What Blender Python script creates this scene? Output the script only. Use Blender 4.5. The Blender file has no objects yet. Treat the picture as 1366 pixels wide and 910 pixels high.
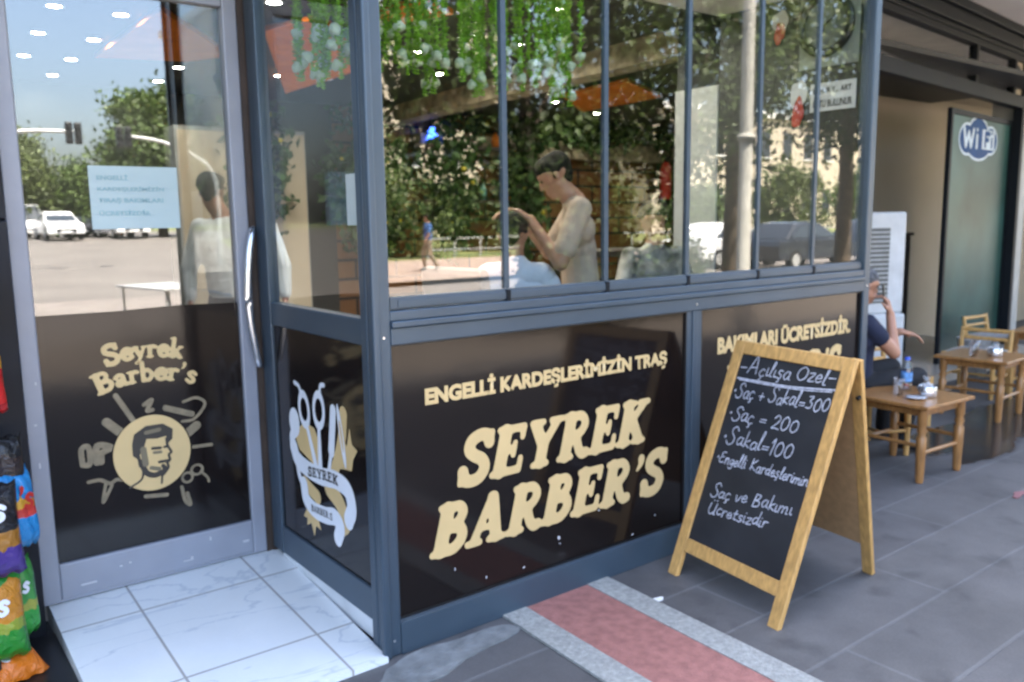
import bpy, math, random
import numpy as np
from mathutils import Vector, Matrix

random.seed(7)
rng = np.random.default_rng(7)
SC = bpy.context.scene
COL = SC.collection
R = math.radians
DOOR_Y = 1.0191

# ------------------------------------------------------------------ camera
cam_d = bpy.data.cameras.new("camera")
cam = bpy.data.objects.new("camera", cam_d)
COL.objects.link(cam)
yaw, pitch, roll = R(52.4499), R(8.2205), R(-0.8165)
fw = Vector((math.cos(yaw) * math.cos(pitch), math.sin(yaw) * math.cos(pitch), -math.sin(pitch)))
r0 = fw.cross(Vector((0, 0, 1))).normalized()
u0 = r0.cross(fw)
rr = r0 * math.cos(roll) + u0 * math.sin(roll)
uu = u0 * math.cos(roll) - r0 * math.sin(roll)
mw = Matrix((rr, uu, -fw)).transposed().to_4x4()
mw.translation = Vector((-1.3037, -2.4312, 1.5))
cam.matrix_world = mw
cam_d.sensor_width = 22.3
cam_d.lens = 1121.35 / 1366 * 22.3
cam_d.clip_start = 0.05
cam_d.clip_end = 2000
cam_d.dof.use_dof = True
cam_d.dof.focus_distance = 1.05
cam_d.dof.aperture_fstop = 4.0
cam_d.dof.aperture_blades = 7
SC.camera = cam

# ------------------------------------------------------------------ sky, sun, exposure
SUN_EL, SUN_AZ = 66.0, 14.0          # the sun stands behind the shop building (towards +y), a little to +x
world = bpy.data.worlds.new("World")
SC.world = world
world.use_nodes = True
wn = world.node_tree
wn.nodes.clear()
sky = wn.nodes.new("ShaderNodeTexSky")
sky.sky_type = 'NISHITA'
sky.sun_disc = False
sky.sun_elevation = R(SUN_EL)
sky.sun_rotation = R(SUN_AZ)
sky.air_density = 1.0
sky.dust_density = 5.0
sky.ozone_density = 1.0
bg = wn.nodes.new("ShaderNodeBackground")
bg.inputs['Strength'].default_value = 0.12
wo = wn.nodes.new("ShaderNodeOutputWorld")
wn.links.new(sky.outputs[0], bg.inputs[0])
wn.links.new(bg.outputs[0], wo.inputs[0])
sun_d = bpy.data.lights.new("sun", 'SUN')
sun_d.energy = 4.6
sun_d.angle = R(0.53)
sun_d.color = (1.0, 0.94, 0.86)
sun = bpy.data.objects.new("sun", sun_d)
COL.objects.link(sun)
sdir = Vector((math.sin(R(SUN_AZ)) * math.cos(R(SUN_EL)), math.cos(R(SUN_AZ)) * math.cos(R(SUN_EL)), math.sin(R(SUN_EL))))
sun.rotation_euler = sdir.to_track_quat('Z', 'Y').to_euler()
sun.location = (0, 8, 20)
SC.view_settings.view_transform = 'Standard'
SC.view_settings.look = 'None'
SC.view_settings.exposure = 3.55
SC.view_settings.gamma = 1.0
SC.view_settings.use_curve_mapping = False
SC.render.engine = 'CYCLES'
SC.cycles.use_denoising = True
SC.cycles.max_bounces = 10
SC.cycles.transparent_max_bounces = 24
SC.cycles.glossy_bounces = 5
SC.cycles.diffuse_bounces = 4
SC.cycles.sample_clamp_indirect = 6.0
SC.cycles.caustics_reflective = False
SC.cycles.caustics_refractive = False


# ------------------------------------------------------------------ materials
def new_mat(name):
    m = bpy.data.materials.new(name)
    m.use_nodes = True
    nt = m.node_tree
    nt.nodes.clear()
    out = nt.nodes.new("ShaderNodeOutputMaterial")
    return m, nt, out


def N(nt, typ, **kw):
    n = nt.nodes.new(typ)
    for k, v in kw.items():
        if k in n.inputs:
            n.inputs[k].default_value = v
        else:
            setattr(n, k, v)
    return n


def pmat(name, col, rough=0.5, metal=0.0, var=0.12, scale=6.0, bump=0.0, bscale=40.0, spec=0.5, coat=0.0, island=0.0, trans=0.0, emit=None, estr=0.0, col2=None, stretch=None):
    """Principled material whose colour wanders a little with noise; every object gets one of these."""
    m, nt, out = new_mat(name)
    p = N(nt, "ShaderNodeBsdfPrincipled")
    p.inputs['Roughness'].default_value = rough
    p.inputs['Metallic'].default_value = metal
    p.inputs['Specular IOR Level'].default_value = spec
    p.inputs['Coat Weight'].default_value = coat
    nt.links.new(p.outputs[0], out.inputs[0])
    tc = N(nt, "ShaderNodeTexCoord")
    src = tc.outputs['Object']
    if stretch:
        mp = N(nt, "ShaderNodeMapping")
        mp.inputs['Scale'].default_value = stretch
        nt.links.new(src, mp.inputs[0])
        src = mp.outputs[0]
    nz = N(nt, "ShaderNodeTexNoise")
    nz.inputs['Scale'].default_value = scale
    nz.inputs['Detail'].default_value = 5
    nt.links.new(src, nz.inputs['Vector'])
    ramp = N(nt, "ShaderNodeValToRGB")
    ramp.color_ramp.elements[0].position = 0.3
    ramp.color_ramp.elements[1].position = 0.7
    c = Vector(col)
    lo = [max(0, x * (1 - var)) for x in c]
    hi = [min(1, x * (1 + var)) for x in c] if col2 is None else list(col2)
    ramp.color_ramp.elements[0].color = (*lo, 1)
    ramp.color_ramp.elements[1].color = (*hi, 1)
    nt.links.new(nz.outputs[0], ramp.inputs[0])
    last = ramp.outputs[0]
    if island > 0:
        g = N(nt, "ShaderNodeNewGeometry")
        mr = N(nt, "ShaderNodeMapRange")
        mr.inputs['To Min'].default_value = 1 - island
        mr.inputs['To Max'].default_value = 1 + island
        nt.links.new(g.outputs['Random Per Island'], mr.inputs[0])
        mx = N(nt, "ShaderNodeMix", data_type='RGBA', blend_type='MULTIPLY')
        mx.inputs[0].default_value = 1
        nt.links.new(last, mx.inputs[6])
        nt.links.new(mr.outputs[0], mx.inputs[7])
        last = mx.outputs[2]
    nt.links.new(last, p.inputs['Base Color'])
    if bump > 0:
        b = N(nt, "ShaderNodeBump")
        b.inputs['Strength'].default_value = bump
        b.inputs['Distance'].default_value = 0.01
        n2 = N(nt, "ShaderNodeTexNoise")
        n2.inputs['Scale'].default_value = bscale
        n2.inputs['Detail'].default_value = 4
        nt.links.new(src, n2.inputs['Vector'])
        nt.links.new(n2.outputs[0], b.inputs['Height'])
        nt.links.new(b.outputs[0], p.inputs['Normal'])
    if trans > 0:
        tr = N(nt, "ShaderNodeBsdfTranslucent")
        mxs = N(nt, "ShaderNodeMixShader")
        mxs.inputs[0].default_value = trans
        nt.links.new(last, tr.inputs[0])
        nt.links.new(p.outputs[0], mxs.inputs[1])
        nt.links.new(tr.outputs[0], mxs.inputs[2])
        nt.links.new(mxs.outputs[0], out.inputs[0])
    if emit is not None:
        p.inputs['Emission Color'].default_value = (*emit, 1)
        p.inputs['Emission Strength'].default_value = estr
    return m


def glass_mat(name, tint, r0, dirt=0.0):
    """Thin architectural pane: tinted transmission plus an angle dependent mirror reflection (coated glass)."""
    m, nt, out = new_mat(name)
    lw = N(nt, "ShaderNodeLayerWeight")
    lw.inputs['Blend'].default_value = 0.5
    pw = N(nt, "ShaderNodeMath", operation='POWER')
    pw.inputs[1].default_value = 4.0
    nt.links.new(lw.outputs['Facing'], pw.inputs[0])
    mr = N(nt, "ShaderNodeMapRange")
    mr.inputs['To Min'].default_value = r0
    mr.inputs['To Max'].default_value = 0.75
    nt.links.new(pw.outputs[0], mr.inputs[0])
    t = N(nt, "ShaderNodeBsdfTransparent")
    t.inputs[0].default_value = (*tint, 1)
    g = N(nt, "ShaderNodeBsdfGlossy")
    g.inputs['Roughness'].default_value = 0.0
    mx = N(nt, "ShaderNodeMixShader")
    nt.links.new(mr.outputs[0], mx.inputs[0])
    nt.links.new(t.outputs[0], mx.inputs[1])
    nt.links.new(g.outputs[0], mx.inputs[2])
    last = mx
    if dirt > 0:
        tc = N(nt, "ShaderNodeTexCoord")
        nz = N(nt, "ShaderNodeTexNoise")
        nz.inputs['Scale'].default_value = 3.0
        nz.inputs['Detail'].default_value = 8
        nt.links.new(tc.outputs['Object'], nz.inputs['Vector'])
        m2 = N(nt, "ShaderNodeMapRange")
        m2.inputs['From Min'].default_value = 0.45
        m2.inputs['From Max'].default_value = 0.8
        m2.inputs['To Max'].default_value = dirt
        nt.links.new(nz.outputs[0], m2.inputs[0])
        df = N(nt, "ShaderNodeBsdfDiffuse")
        df.inputs[0].default_value = (0.5, 0.5, 0.5, 1)
        mx2 = N(nt, "ShaderNodeMixShader")
        nt.links.new(m2.outputs[0], mx2.inputs[0])
        nt.links.new(mx.outputs[0], mx2.inputs[1])
        nt.links.new(df.outputs[0], mx2.inputs[2])
        last = mx2
    nt.links.new(last.outputs[0], out.inputs[0])
    return m


def emit_mat(name, col, s):
    m, nt, out = new_mat(name)
    e = N(nt, "ShaderNodeEmission")
    e.inputs[0].default_value = (*col, 1)
    e.inputs[1].default_value = s
    nt.links.new(e.outputs[0], out.inputs[0])
    return m


def brick_mat(name, c1, c2, mortar, bw, rh, ms, rough=0.7, bump=0.3, rot=None, offset=0.5, noise=0.25, stain=0.0, spec=0.4, veins=0.0):
    m, nt, out = new_mat(name)
    p = N(nt, "ShaderNodeBsdfPrincipled")
    p.inputs['Roughness'].default_value = rough
    p.inputs['Specular IOR Level'].default_value = spec
    tc = N(nt, "ShaderNodeTexCoord")
    mp = N(nt, "ShaderNodeMapping")
    if rot:
        mp.inputs['Rotation'].default_value = rot[0]
        mp.inputs['Location'].default_value = rot[1]
    nt.links.new(tc.outputs['Object'], mp.inputs[0])
    b = N(nt, "ShaderNodeTexBrick")
    b.offset = offset
    b.inputs['Color1'].default_value = (*c1, 1)
    b.inputs['Color2'].default_value = (*c2, 1)
    b.inputs['Mortar'].default_value = (*mortar, 1)
    b.inputs['Scale'].default_value = 1.0
    b.inputs['Mortar Size'].default_value = ms
    b.inputs['Mortar Smooth'].default_value = 0.2
    b.inputs['Brick Width'].default_value = bw
    b.inputs['Row Height'].default_value = rh
    nt.links.new(mp.outputs[0], b.inputs['Vector'])
    nz = N(nt, "ShaderNodeTexNoise")
    nz.inputs['Scale'].default_value = 2.2
    nz.inputs['Detail'].default_value = 9
    nz.inputs['Roughness'].default_value = 0.65
    nt.links.new(tc.outputs['Object'], nz.inputs['Vector'])
    mr = N(nt, "ShaderNodeMapRange")
    mr.inputs['From Min'].default_value = 0.25
    mr.inputs['From Max'].default_value = 0.75
    mr.inputs['To Min'].default_value = 1 - noise
    mr.inputs['To Max'].default_value = 1 + noise
    nt.links.new(nz.outputs[0], mr.inputs[0])
    mx = N(nt, "ShaderNodeMix", data_type='RGBA', blend_type='MULTIPLY')
    mx.inputs[0].default_value = 1
    nt.links.new(b.outputs[0], mx.inputs[6])
    nt.links.new(mr.outputs[0], mx.inputs[7])
    last = mx.outputs[2]
    # fine grain
    n3 = N(nt, "ShaderNodeTexNoise")
    n3.inputs['Scale'].default_value = 120
    n3.inputs['Detail'].default_value = 3
    nt.links.new(tc.outputs['Object'], n3.inputs['Vector'])
    m3 = N(nt, "ShaderNodeMapRange")
    m3.inputs['To Min'].default_value = 0.8
    m3.inputs['To Max'].default_value = 1.2
    nt.links.new(n3.outputs[0], m3.inputs[0])
    mx3 = N(nt, "ShaderNodeMix", data_type='RGBA', blend_type='MULTIPLY')
    mx3.inputs[0].default_value = 1 if veins == 0 else 0.15
    nt.links.new(last, mx3.inputs[6])
    nt.links.new(m3.outputs[0], mx3.inputs[7])
    last = mx3.outputs[2]
    if stain > 0:
        ns = N(nt, "ShaderNodeTexNoise")
        ns.inputs['Scale'].default_value = 4.7
        ns.inputs['Detail'].default_value = 6
        ns.inputs['Distortion'].default_value = 0.25
        nt.links.new(tc.outputs['Object'], ns.inputs['Vector'])
        ms_ = N(nt, "ShaderNodeMapRange")
        ms_.inputs['From Min'].default_value = 0.57
        ms_.inputs['From Max'].default_value = 0.72
        ms_.inputs['To Max'].default_value = stain
        nt.links.new(ns.outputs[0], ms_.inputs[0])
        mx4 = N(nt, "ShaderNodeMix", data_type='RGBA')
        nt.links.new(ms_.outputs[0], mx4.inputs[0])
        nt.links.new(last, mx4.inputs[6])
        mx4.inputs[7].default_value = (0.02, 0.021, 0.024, 1)
        last = mx4.outputs[2]
    if veins > 0:
        wv = N(nt, "ShaderNodeTexNoise")
        wv.inputs['Scale'].default_value = 1.7
        wv.inputs['Detail'].default_value = 5
        wv.inputs['Distortion'].default_value = 0.6
        mp2 = N(nt, "ShaderNodeMapping")
        mp2.inputs['Rotation'].default_value = (0, 0, 0.75)
        mp2.inputs['Scale'].default_value = (0.9, 2.6, 1)
        nt.links.new(tc.outputs['Object'], mp2.inputs[0])
        nt.links.new(mp2.outputs[0], wv.inputs['Vector'])
        sb = N(nt, "ShaderNodeMath", operation='SUBTRACT')
        sb.inputs[1].default_value = 0.5
        nt.links.new(wv.outputs[0], sb.inputs[0])
        ab = N(nt, "ShaderNodeMath", operation='ABSOLUTE')
        nt.links.new(sb.outputs[0], ab.inputs[0])
        mv = N(nt, "ShaderNodeMapRange")
        mv.inputs['From Min'].default_value = 0.0
        mv.inputs['From Max'].default_value = 0.014
        mv.inputs['To Min'].default_value = veins
        mv.inputs['To Max'].default_value = 0.0
        nt.links.new(ab.outputs[0], mv.inputs[0])
        mx5 = N(nt, "ShaderNodeMix", data_type='RGBA')
        nt.links.new(mv.outputs[0], mx5.inputs[0])
        nt.links.new(last, mx5.inputs[6])
        mx5.inputs[7].default_value = (0.3, 0.36, 0.45, 1)
        last = mx5.outputs[2]
    nt.links.new(last, p.inputs['Base Color'])
    bp = N(nt, "ShaderNodeBump")
    bp.inputs['Strength'].default_value = bump
    bp.inputs['Distance'].default_value = 0.006
    ad = N(nt, "ShaderNodeMath", operation='MULTIPLY_ADD')
    nt.links.new(b.outputs['Fac'], ad.inputs[0])
    ad.inputs[1].default_value = -1.0
    nt.links.new(nz.outputs[0], ad.inputs[2])
    nt.links.new(ad.outputs[0], bp.inputs['Height'])
    nt.links.new(bp.outputs[0], p.inputs['Normal'])
    nt.links.new(p.outputs[0], out.inputs[0])
    return m


M = {}
M['frame'] = pmat('anthracite aluminium', (0.054, 0.080, 0.108), 0.32, 0.25, 0.10, 3, 0.05, 200, 0.5)
M['frame_dark'] = pmat('dark aluminium', (0.011, 0.013, 0.016), 0.5, 0.0, 0.12, 3, spec=0.12)
M['door_alu'] = pmat('grey painted aluminium', (0.27, 0.285, 0.33), 0.42, 0.15, 0.09, 5, 0.04, 90)
M['scuff'] = pmat('worn bare metal', (0.5, 0.5, 0.53), 0.5, 0.1, 0.1)
M['vinyl'] = pmat('glossy black vinyl', (0.0085, 0.0058, 0.0052), 0.10, 0, 0.2, 4, 0.05, 7, 0.4, coat=0.0)
M['gold'] = pmat('cream gold vinyl', (0.60, 0.43, 0.20), 0.45, 0, 0.05, 8)
M['gold_dim'] = pmat('dim cream print', (0.20, 0.16, 0.10), 0.4, 0, 0.25, 30)
M['ink'] = pmat('dark ink', (0.03, 0.025, 0.02), 0.5)
M['ink_soft'] = pmat('soft grey ink', (0.16, 0.13, 0.08), 0.5)
M['white_vinyl'] = pmat('white vinyl', (0.72, 0.74, 0.78), 0.4, 0, 0.04)
M['glass'] = glass_mat('shop window glass', (0.90, 0.92, 0.91), 0.082)
M['glass_side'] = glass_mat('side window glass', (0.90, 0.92, 0.92), 0.035)
M['glass_door'] = glass_mat('door glass', (0.70, 0.72, 0.72), 0.16)
M['glass_green'] = pmat('green tinted film glass', (0.015, 0.042, 0.032), 0.35, 0, 0.35, 0.9, spec=0.15, col2=(0.055, 0.14, 0.12))
M['glass_clear'] = glass_mat('clear pane', (0.95, 0.95, 0.93), 0.02)
M['steel'] = pmat('brushed steel', (0.72, 0.74, 0.78), 0.25, 0.9, 0.05, 20)
M['wood'] = pmat('honey pine', (0.56, 0.32, 0.105), 0.45, 0, 0.22, 5, 0.08, 30, 0.5, stretch=(14, 14, 1.2))
M['ply'] = pmat('brown hardboard', (0.42, 0.25, 0.12), 0.6, 0, 0.12, 30)
M['chalkboard'] = pmat('black chalkboard', (0.011, 0.013, 0.017), 0.55, 0, 0.2, 4, 0.02, 60, col2=(0.024, 0.026, 0.031))
M['chalk'] = pmat('white chalk', (0.46, 0.47, 0.53), 0.9, 0, 0.35, 60)
M['tea_wood'] = pmat('varnished beech', (0.33, 0.155, 0.05), 0.3, 0, 0.25, 6, 0.05, 40, 0.6, stretch=(8, 8, 2))
M['tile'] = brick_mat('white marble tile', (0.74, 0.765, 0.76), (0.77, 0.785, 0.775), (0.38, 0.37, 0.35), 0.46, 0.53, 0.005, 0.22, 0.15, ((0, 0, 0), (0.60, -0.2565, 0)), 0.0, 0.06, veins=0.38, spec=0.5)
M['slab'] = brick_mat('grey paving slab', (0.092, 0.090, 0.091), (0.104, 0.102, 0.101), (0.124, 0.125, 0.126), 1.45, 0.333, 0.008, 0.62, 0.35, ((0, 0, 0), (0.17, 0.288, 0)), 0.5, 0.3, stain=0.45)
M['red_tile'] = pmat('red paving', (0.30, 0.13, 0.11), 0.8, 0, 0.2, 26, 0.4, 120)
M['concrete'] = pmat('pale concrete edging', (0.30, 0.305, 0.285), 0.9, 0, 0.22, 60, 0.6, 120)
M['cement'] = pmat('rough cement patch', (0.17, 0.18, 0.18), 0.9, 0, 0.3, 14, 0.6, 50)
M['asphalt'] = pmat('asphalt', (0.19, 0.165, 0.145), 0.85, 0, 0.15, 3, 0.2, 60)
M['asphalt_old'] = pmat('dusty pale asphalt', (0.145, 0.13, 0.115), 0.9, 0, 0.15, 0.4)
M['paving_pink'] = pmat('pinkish paving', (0.33, 0.25, 0.20), 0.85, 0, 0.15, 2)
M['paving_tan'] = brick_mat('tan pavement blocks', (0.155, 0.128, 0.105), (0.18, 0.15, 0.12), (0.10, 0.085, 0.07), 0.4, 0.2, 0.006, 0.8, 0.2, None, 0.5, 0.25)
M['grass'] = pmat('dry grass', (0.13, 0.15, 0.045), 0.9, 0, 0.3, 3, 0.5, 30)
M['black_panel'] = pmat('black cladding', (0.010, 0.011, 0.015), 0.45, 0, 0.3, 4, 0.04, 30, spec=0.2)
M['brick'] = brick_mat('brown leather tile', (0.17, 0.072, 0.022), (0.22, 0.10, 0.034), (0.012, 0.01, 0.008), 0.52, 0.215, 0.018, 0.45, 0.5, ((R(90), 0, 0), (0, 0, 0)), 0.5, 0.2)
M['ceil'] = pmat('black ceiling', (0.02, 0.019, 0.018), 0.6)
M['ceil_pale'] = pmat('pale ceiling', (0.78, 0.76, 0.72), 0.8)
M['floor_in'] = pmat('pale floor tile', (0.42, 0.39, 0.35), 0.3)
M['wall_dark'] = pmat('dark grey interior wall', (0.032, 0.035, 0.034), 0.45)
M['wall_pale'] = pmat('pale grey panel', (0.36, 0.37, 0.36), 0.5)
M['orange'] = pmat('orange ceiling board', (0.85, 0.24, 0.03), 0.9, spec=0.1)
M['cornice'] = pmat('cream moulded plaster', (0.40, 0.33, 0.22), 0.7, 0, 0.5, 9, 0.6, 16)
M['bead'] = pmat('green beads', (0.21, 0.47, 0.025), 0.5, 0, 0.2, 20, island=0.35, trans=0.15)
M['blossom'] = pmat('white blossom', (0.46, 0.56, 0.40), 0.6, 0, 0.1, 30)
M['vine'] = pmat('artificial leaf', (0.035, 0.085, 0.02), 0.5, 0, 0.2, 8, island=0.5, trans=0.15)
M['yellow'] = pmat('yellow flower', (0.55, 0.46, 0.03), 0.6)
M['leaf'] = pmat('tree leaf', (0.085, 0.13, 0.030), 0.5, 0, 0.3, 0.8, island=0.45, trans=0.3)
M['leaf_shade'] = pmat('shaded tree leaf', (0.045, 0.068, 0.016), 0.5, 0, 0.3, 0.8, spec=0.25, island=0.65, trans=0.3)  # near-tree leaves, shade put into the colour by darkening it
M['leaf_light'] = pmat('light tree leaf', (0.10, 0.13, 0.035), 0.5, 0, 0.3, 0.8, island=0.45, trans=0.3)
M['bark'] = pmat('bark', (0.10, 0.075, 0.05), 0.9, 0, 0.35, 8, 0.7, 25)
M['cream_wall'] = pmat('cream render', (0.58, 0.49, 0.37), 0.85, 0, 0.08, 1)
M['soffit'] = pmat('grey soffit', (0.80, 0.78, 0.78), 0.8, 0, 0.06, 1)
M['win_dark'] = pmat('dark window glass', (0.04, 0.05, 0.06), 0.1, 0, 0.1)
M['roof_tile'] = pmat('red roof tile', (0.28, 0.10, 0.06), 0.8)
M['skin'] = pmat('tanned skin', (0.42, 0.21, 0.13), 0.5, 0, 0.08, 20)
M['skin_dark'] = pmat('darker skin', (0.34, 0.155, 0.09), 0.5, 0, 0.08, 20)
M['hair'] = pmat('black hair', (0.010, 0.008, 0.007), 0.7, 0, 0.3, 40, 0.9, 120, spec=0.15)
M['hair_grey'] = pmat('greying hair', (0.13, 0.13, 0.135), 0.7, 0, 0.6, 50, 0.9, 120, spec=0.2)
M['beige'] = pmat('beige cotton', (0.46, 0.345, 0.26), 0.85, 0, 0.08, 7, 0.5, 14)
M['white_cloth'] = pmat('white cloth', (0.68, 0.70, 0.76), 0.8, 0, 0.05, 7, 0.5, 12)
M['shirt_pale'] = pmat('pale grey blue shirt', (0.66, 0.69, 0.71), 0.8, 0, 0.08, 8, 0.5, 14)
M['navy'] = pmat('navy cotton', (0.012, 0.017, 0.042), 0.85, 0, 0.2, 9, 0.4, 20)
M['black_cloth'] = pmat('black trousers', (0.010, 0.010, 0.012), 0.85, 0, 0.3, 9, 0.4, 20)
M['blue_cloth'] = pmat('blue shirt', (0.05, 0.12, 0.30), 0.85)
M['khaki'] = pmat('khaki trousers', (0.30, 0.25, 0.18), 0.85)
M['patterned'] = pmat('black and white patterned shirt', (0.02, 0.02, 0.025), 0.8, 0, 0.1, 9, col2=(0.45, 0.43, 0.40))
M['black_plastic'] = pmat('black plastic', (0.012, 0.012, 0.013), 0.35)
M['grey_leather'] = pmat('grey leather', (0.20, 0.19, 0.18), 0.45)
M['white_plastic'] = pmat('white plastic', (0.62, 0.64, 0.66), 0.45)
M['grille'] = pmat('grey grille', (0.14, 0.145, 0.14), 0.6)
M['beige_wall'] = pmat('beige painted wall', (0.46, 0.40, 0.30), 0.8, 0, 0.06, 1.5)
M['brown_dark'] = pmat('dark brown wood', (0.045, 0.03, 0.022), 0.5, 0, 0.3, 8)
M['paper'] = pmat('white paper', (0.82, 0.82, 0.79), 0.7)
M['poster'] = pmat('pale blue poster', (0.70, 0.80, 0.84), 0.5, 0, 0.04, 3, trans=0.25)
def film_mat(name, col, see):
    m = pmat(name, col, 0.45, 0, 0.04, 3)
    nt = m.node_tree
    out = [n for n in nt.nodes if n.type == 'OUTPUT_MATERIAL'][0]
    p = [n for n in nt.nodes if n.type == 'BSDF_PRINCIPLED'][0]
    t = N(nt, "ShaderNodeBsdfTransparent")
    mx = N(nt, "ShaderNodeMixShader")
    mx.inputs[0].default_value = see
    nt.links.new(p.outputs[0], mx.inputs[1])
    nt.links.new(t.outputs[0], mx.inputs[2])
    nt.links.new(mx.outputs[0], out.inputs[0])
    return m


M['poster'] = film_mat('pale blue translucent film', (0.50, 0.62, 0.63), 0.28)
M['poster_ink'] = pmat('teal poster ink', (0.22, 0.36, 0.38), 0.6)
M['red'] = pmat('red plastic', (0.50, 0.03, 0.02), 0.4)
M['porcelain'] = pmat('white porcelain', (0.72, 0.73, 0.75), 0.15)
M['water_bottle'] = glass_mat('clear bottle', (0.82, 0.88, 0.92), 0.12)
M['tea_glass'] = glass_mat('tea glass', (0.9, 0.9, 0.9), 0.12)
M['label_blue'] = pmat('blue bottle label', (0.12, 0.28, 0.55), 0.5, 0, 0.5, 30)
M['cap_blue'] = pmat('blue bottle cap', (0.03, 0.09, 0.5), 0.4)
M['rope'] = pmat('woven cord', (0.36, 0.35, 0.34), 0.9, 0, 0.3, 40, 0.6, 80)
M['wifi_blue'] = pmat('deep blue print', (0.006, 0.06, 0.20), 0.5, spec=0.1)
M['wifi_white'] = pmat('pale print', (0.50, 0.62, 0.72), 0.4)
M['wet'] = pmat('wet stone', (0.018, 0.019, 0.021), 0.12, 0, 0.3, 6)
M['car_white'] = pmat('white car paint', (0.78, 0.78, 0.77), 0.25, coat=0.4)
M['car_dark'] = pmat('dark grey car paint', (0.03, 0.035, 0.045), 0.25, coat=0.4)
M['tyre'] = pmat('tyre rubber', (0.015, 0.015, 0.015), 0.8)
M['lamp_white'] = pmat('headlight lens', (0.8, 0.8, 0.82), 0.1)
M['pole'] = pmat('beige painted steel', (0.60, 0.57, 0.50), 0.6, 0, 0.1, 2)
M['galv'] = pmat('galvanised steel', (0.5, 0.5, 0.48), 0.5, 0.3)
M['downlight'] = emit_mat('lit downlight', (1.0, 0.93, 0.80), 60.0)
M['downlight_cafe'] = emit_mat('lit cafe downlight', (1.0, 0.80, 0.50), 160.0)
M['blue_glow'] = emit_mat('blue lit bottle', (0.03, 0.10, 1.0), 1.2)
M['grout'] = pmat('grout', (0.25, 0.25, 0.25), 0.9)


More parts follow.
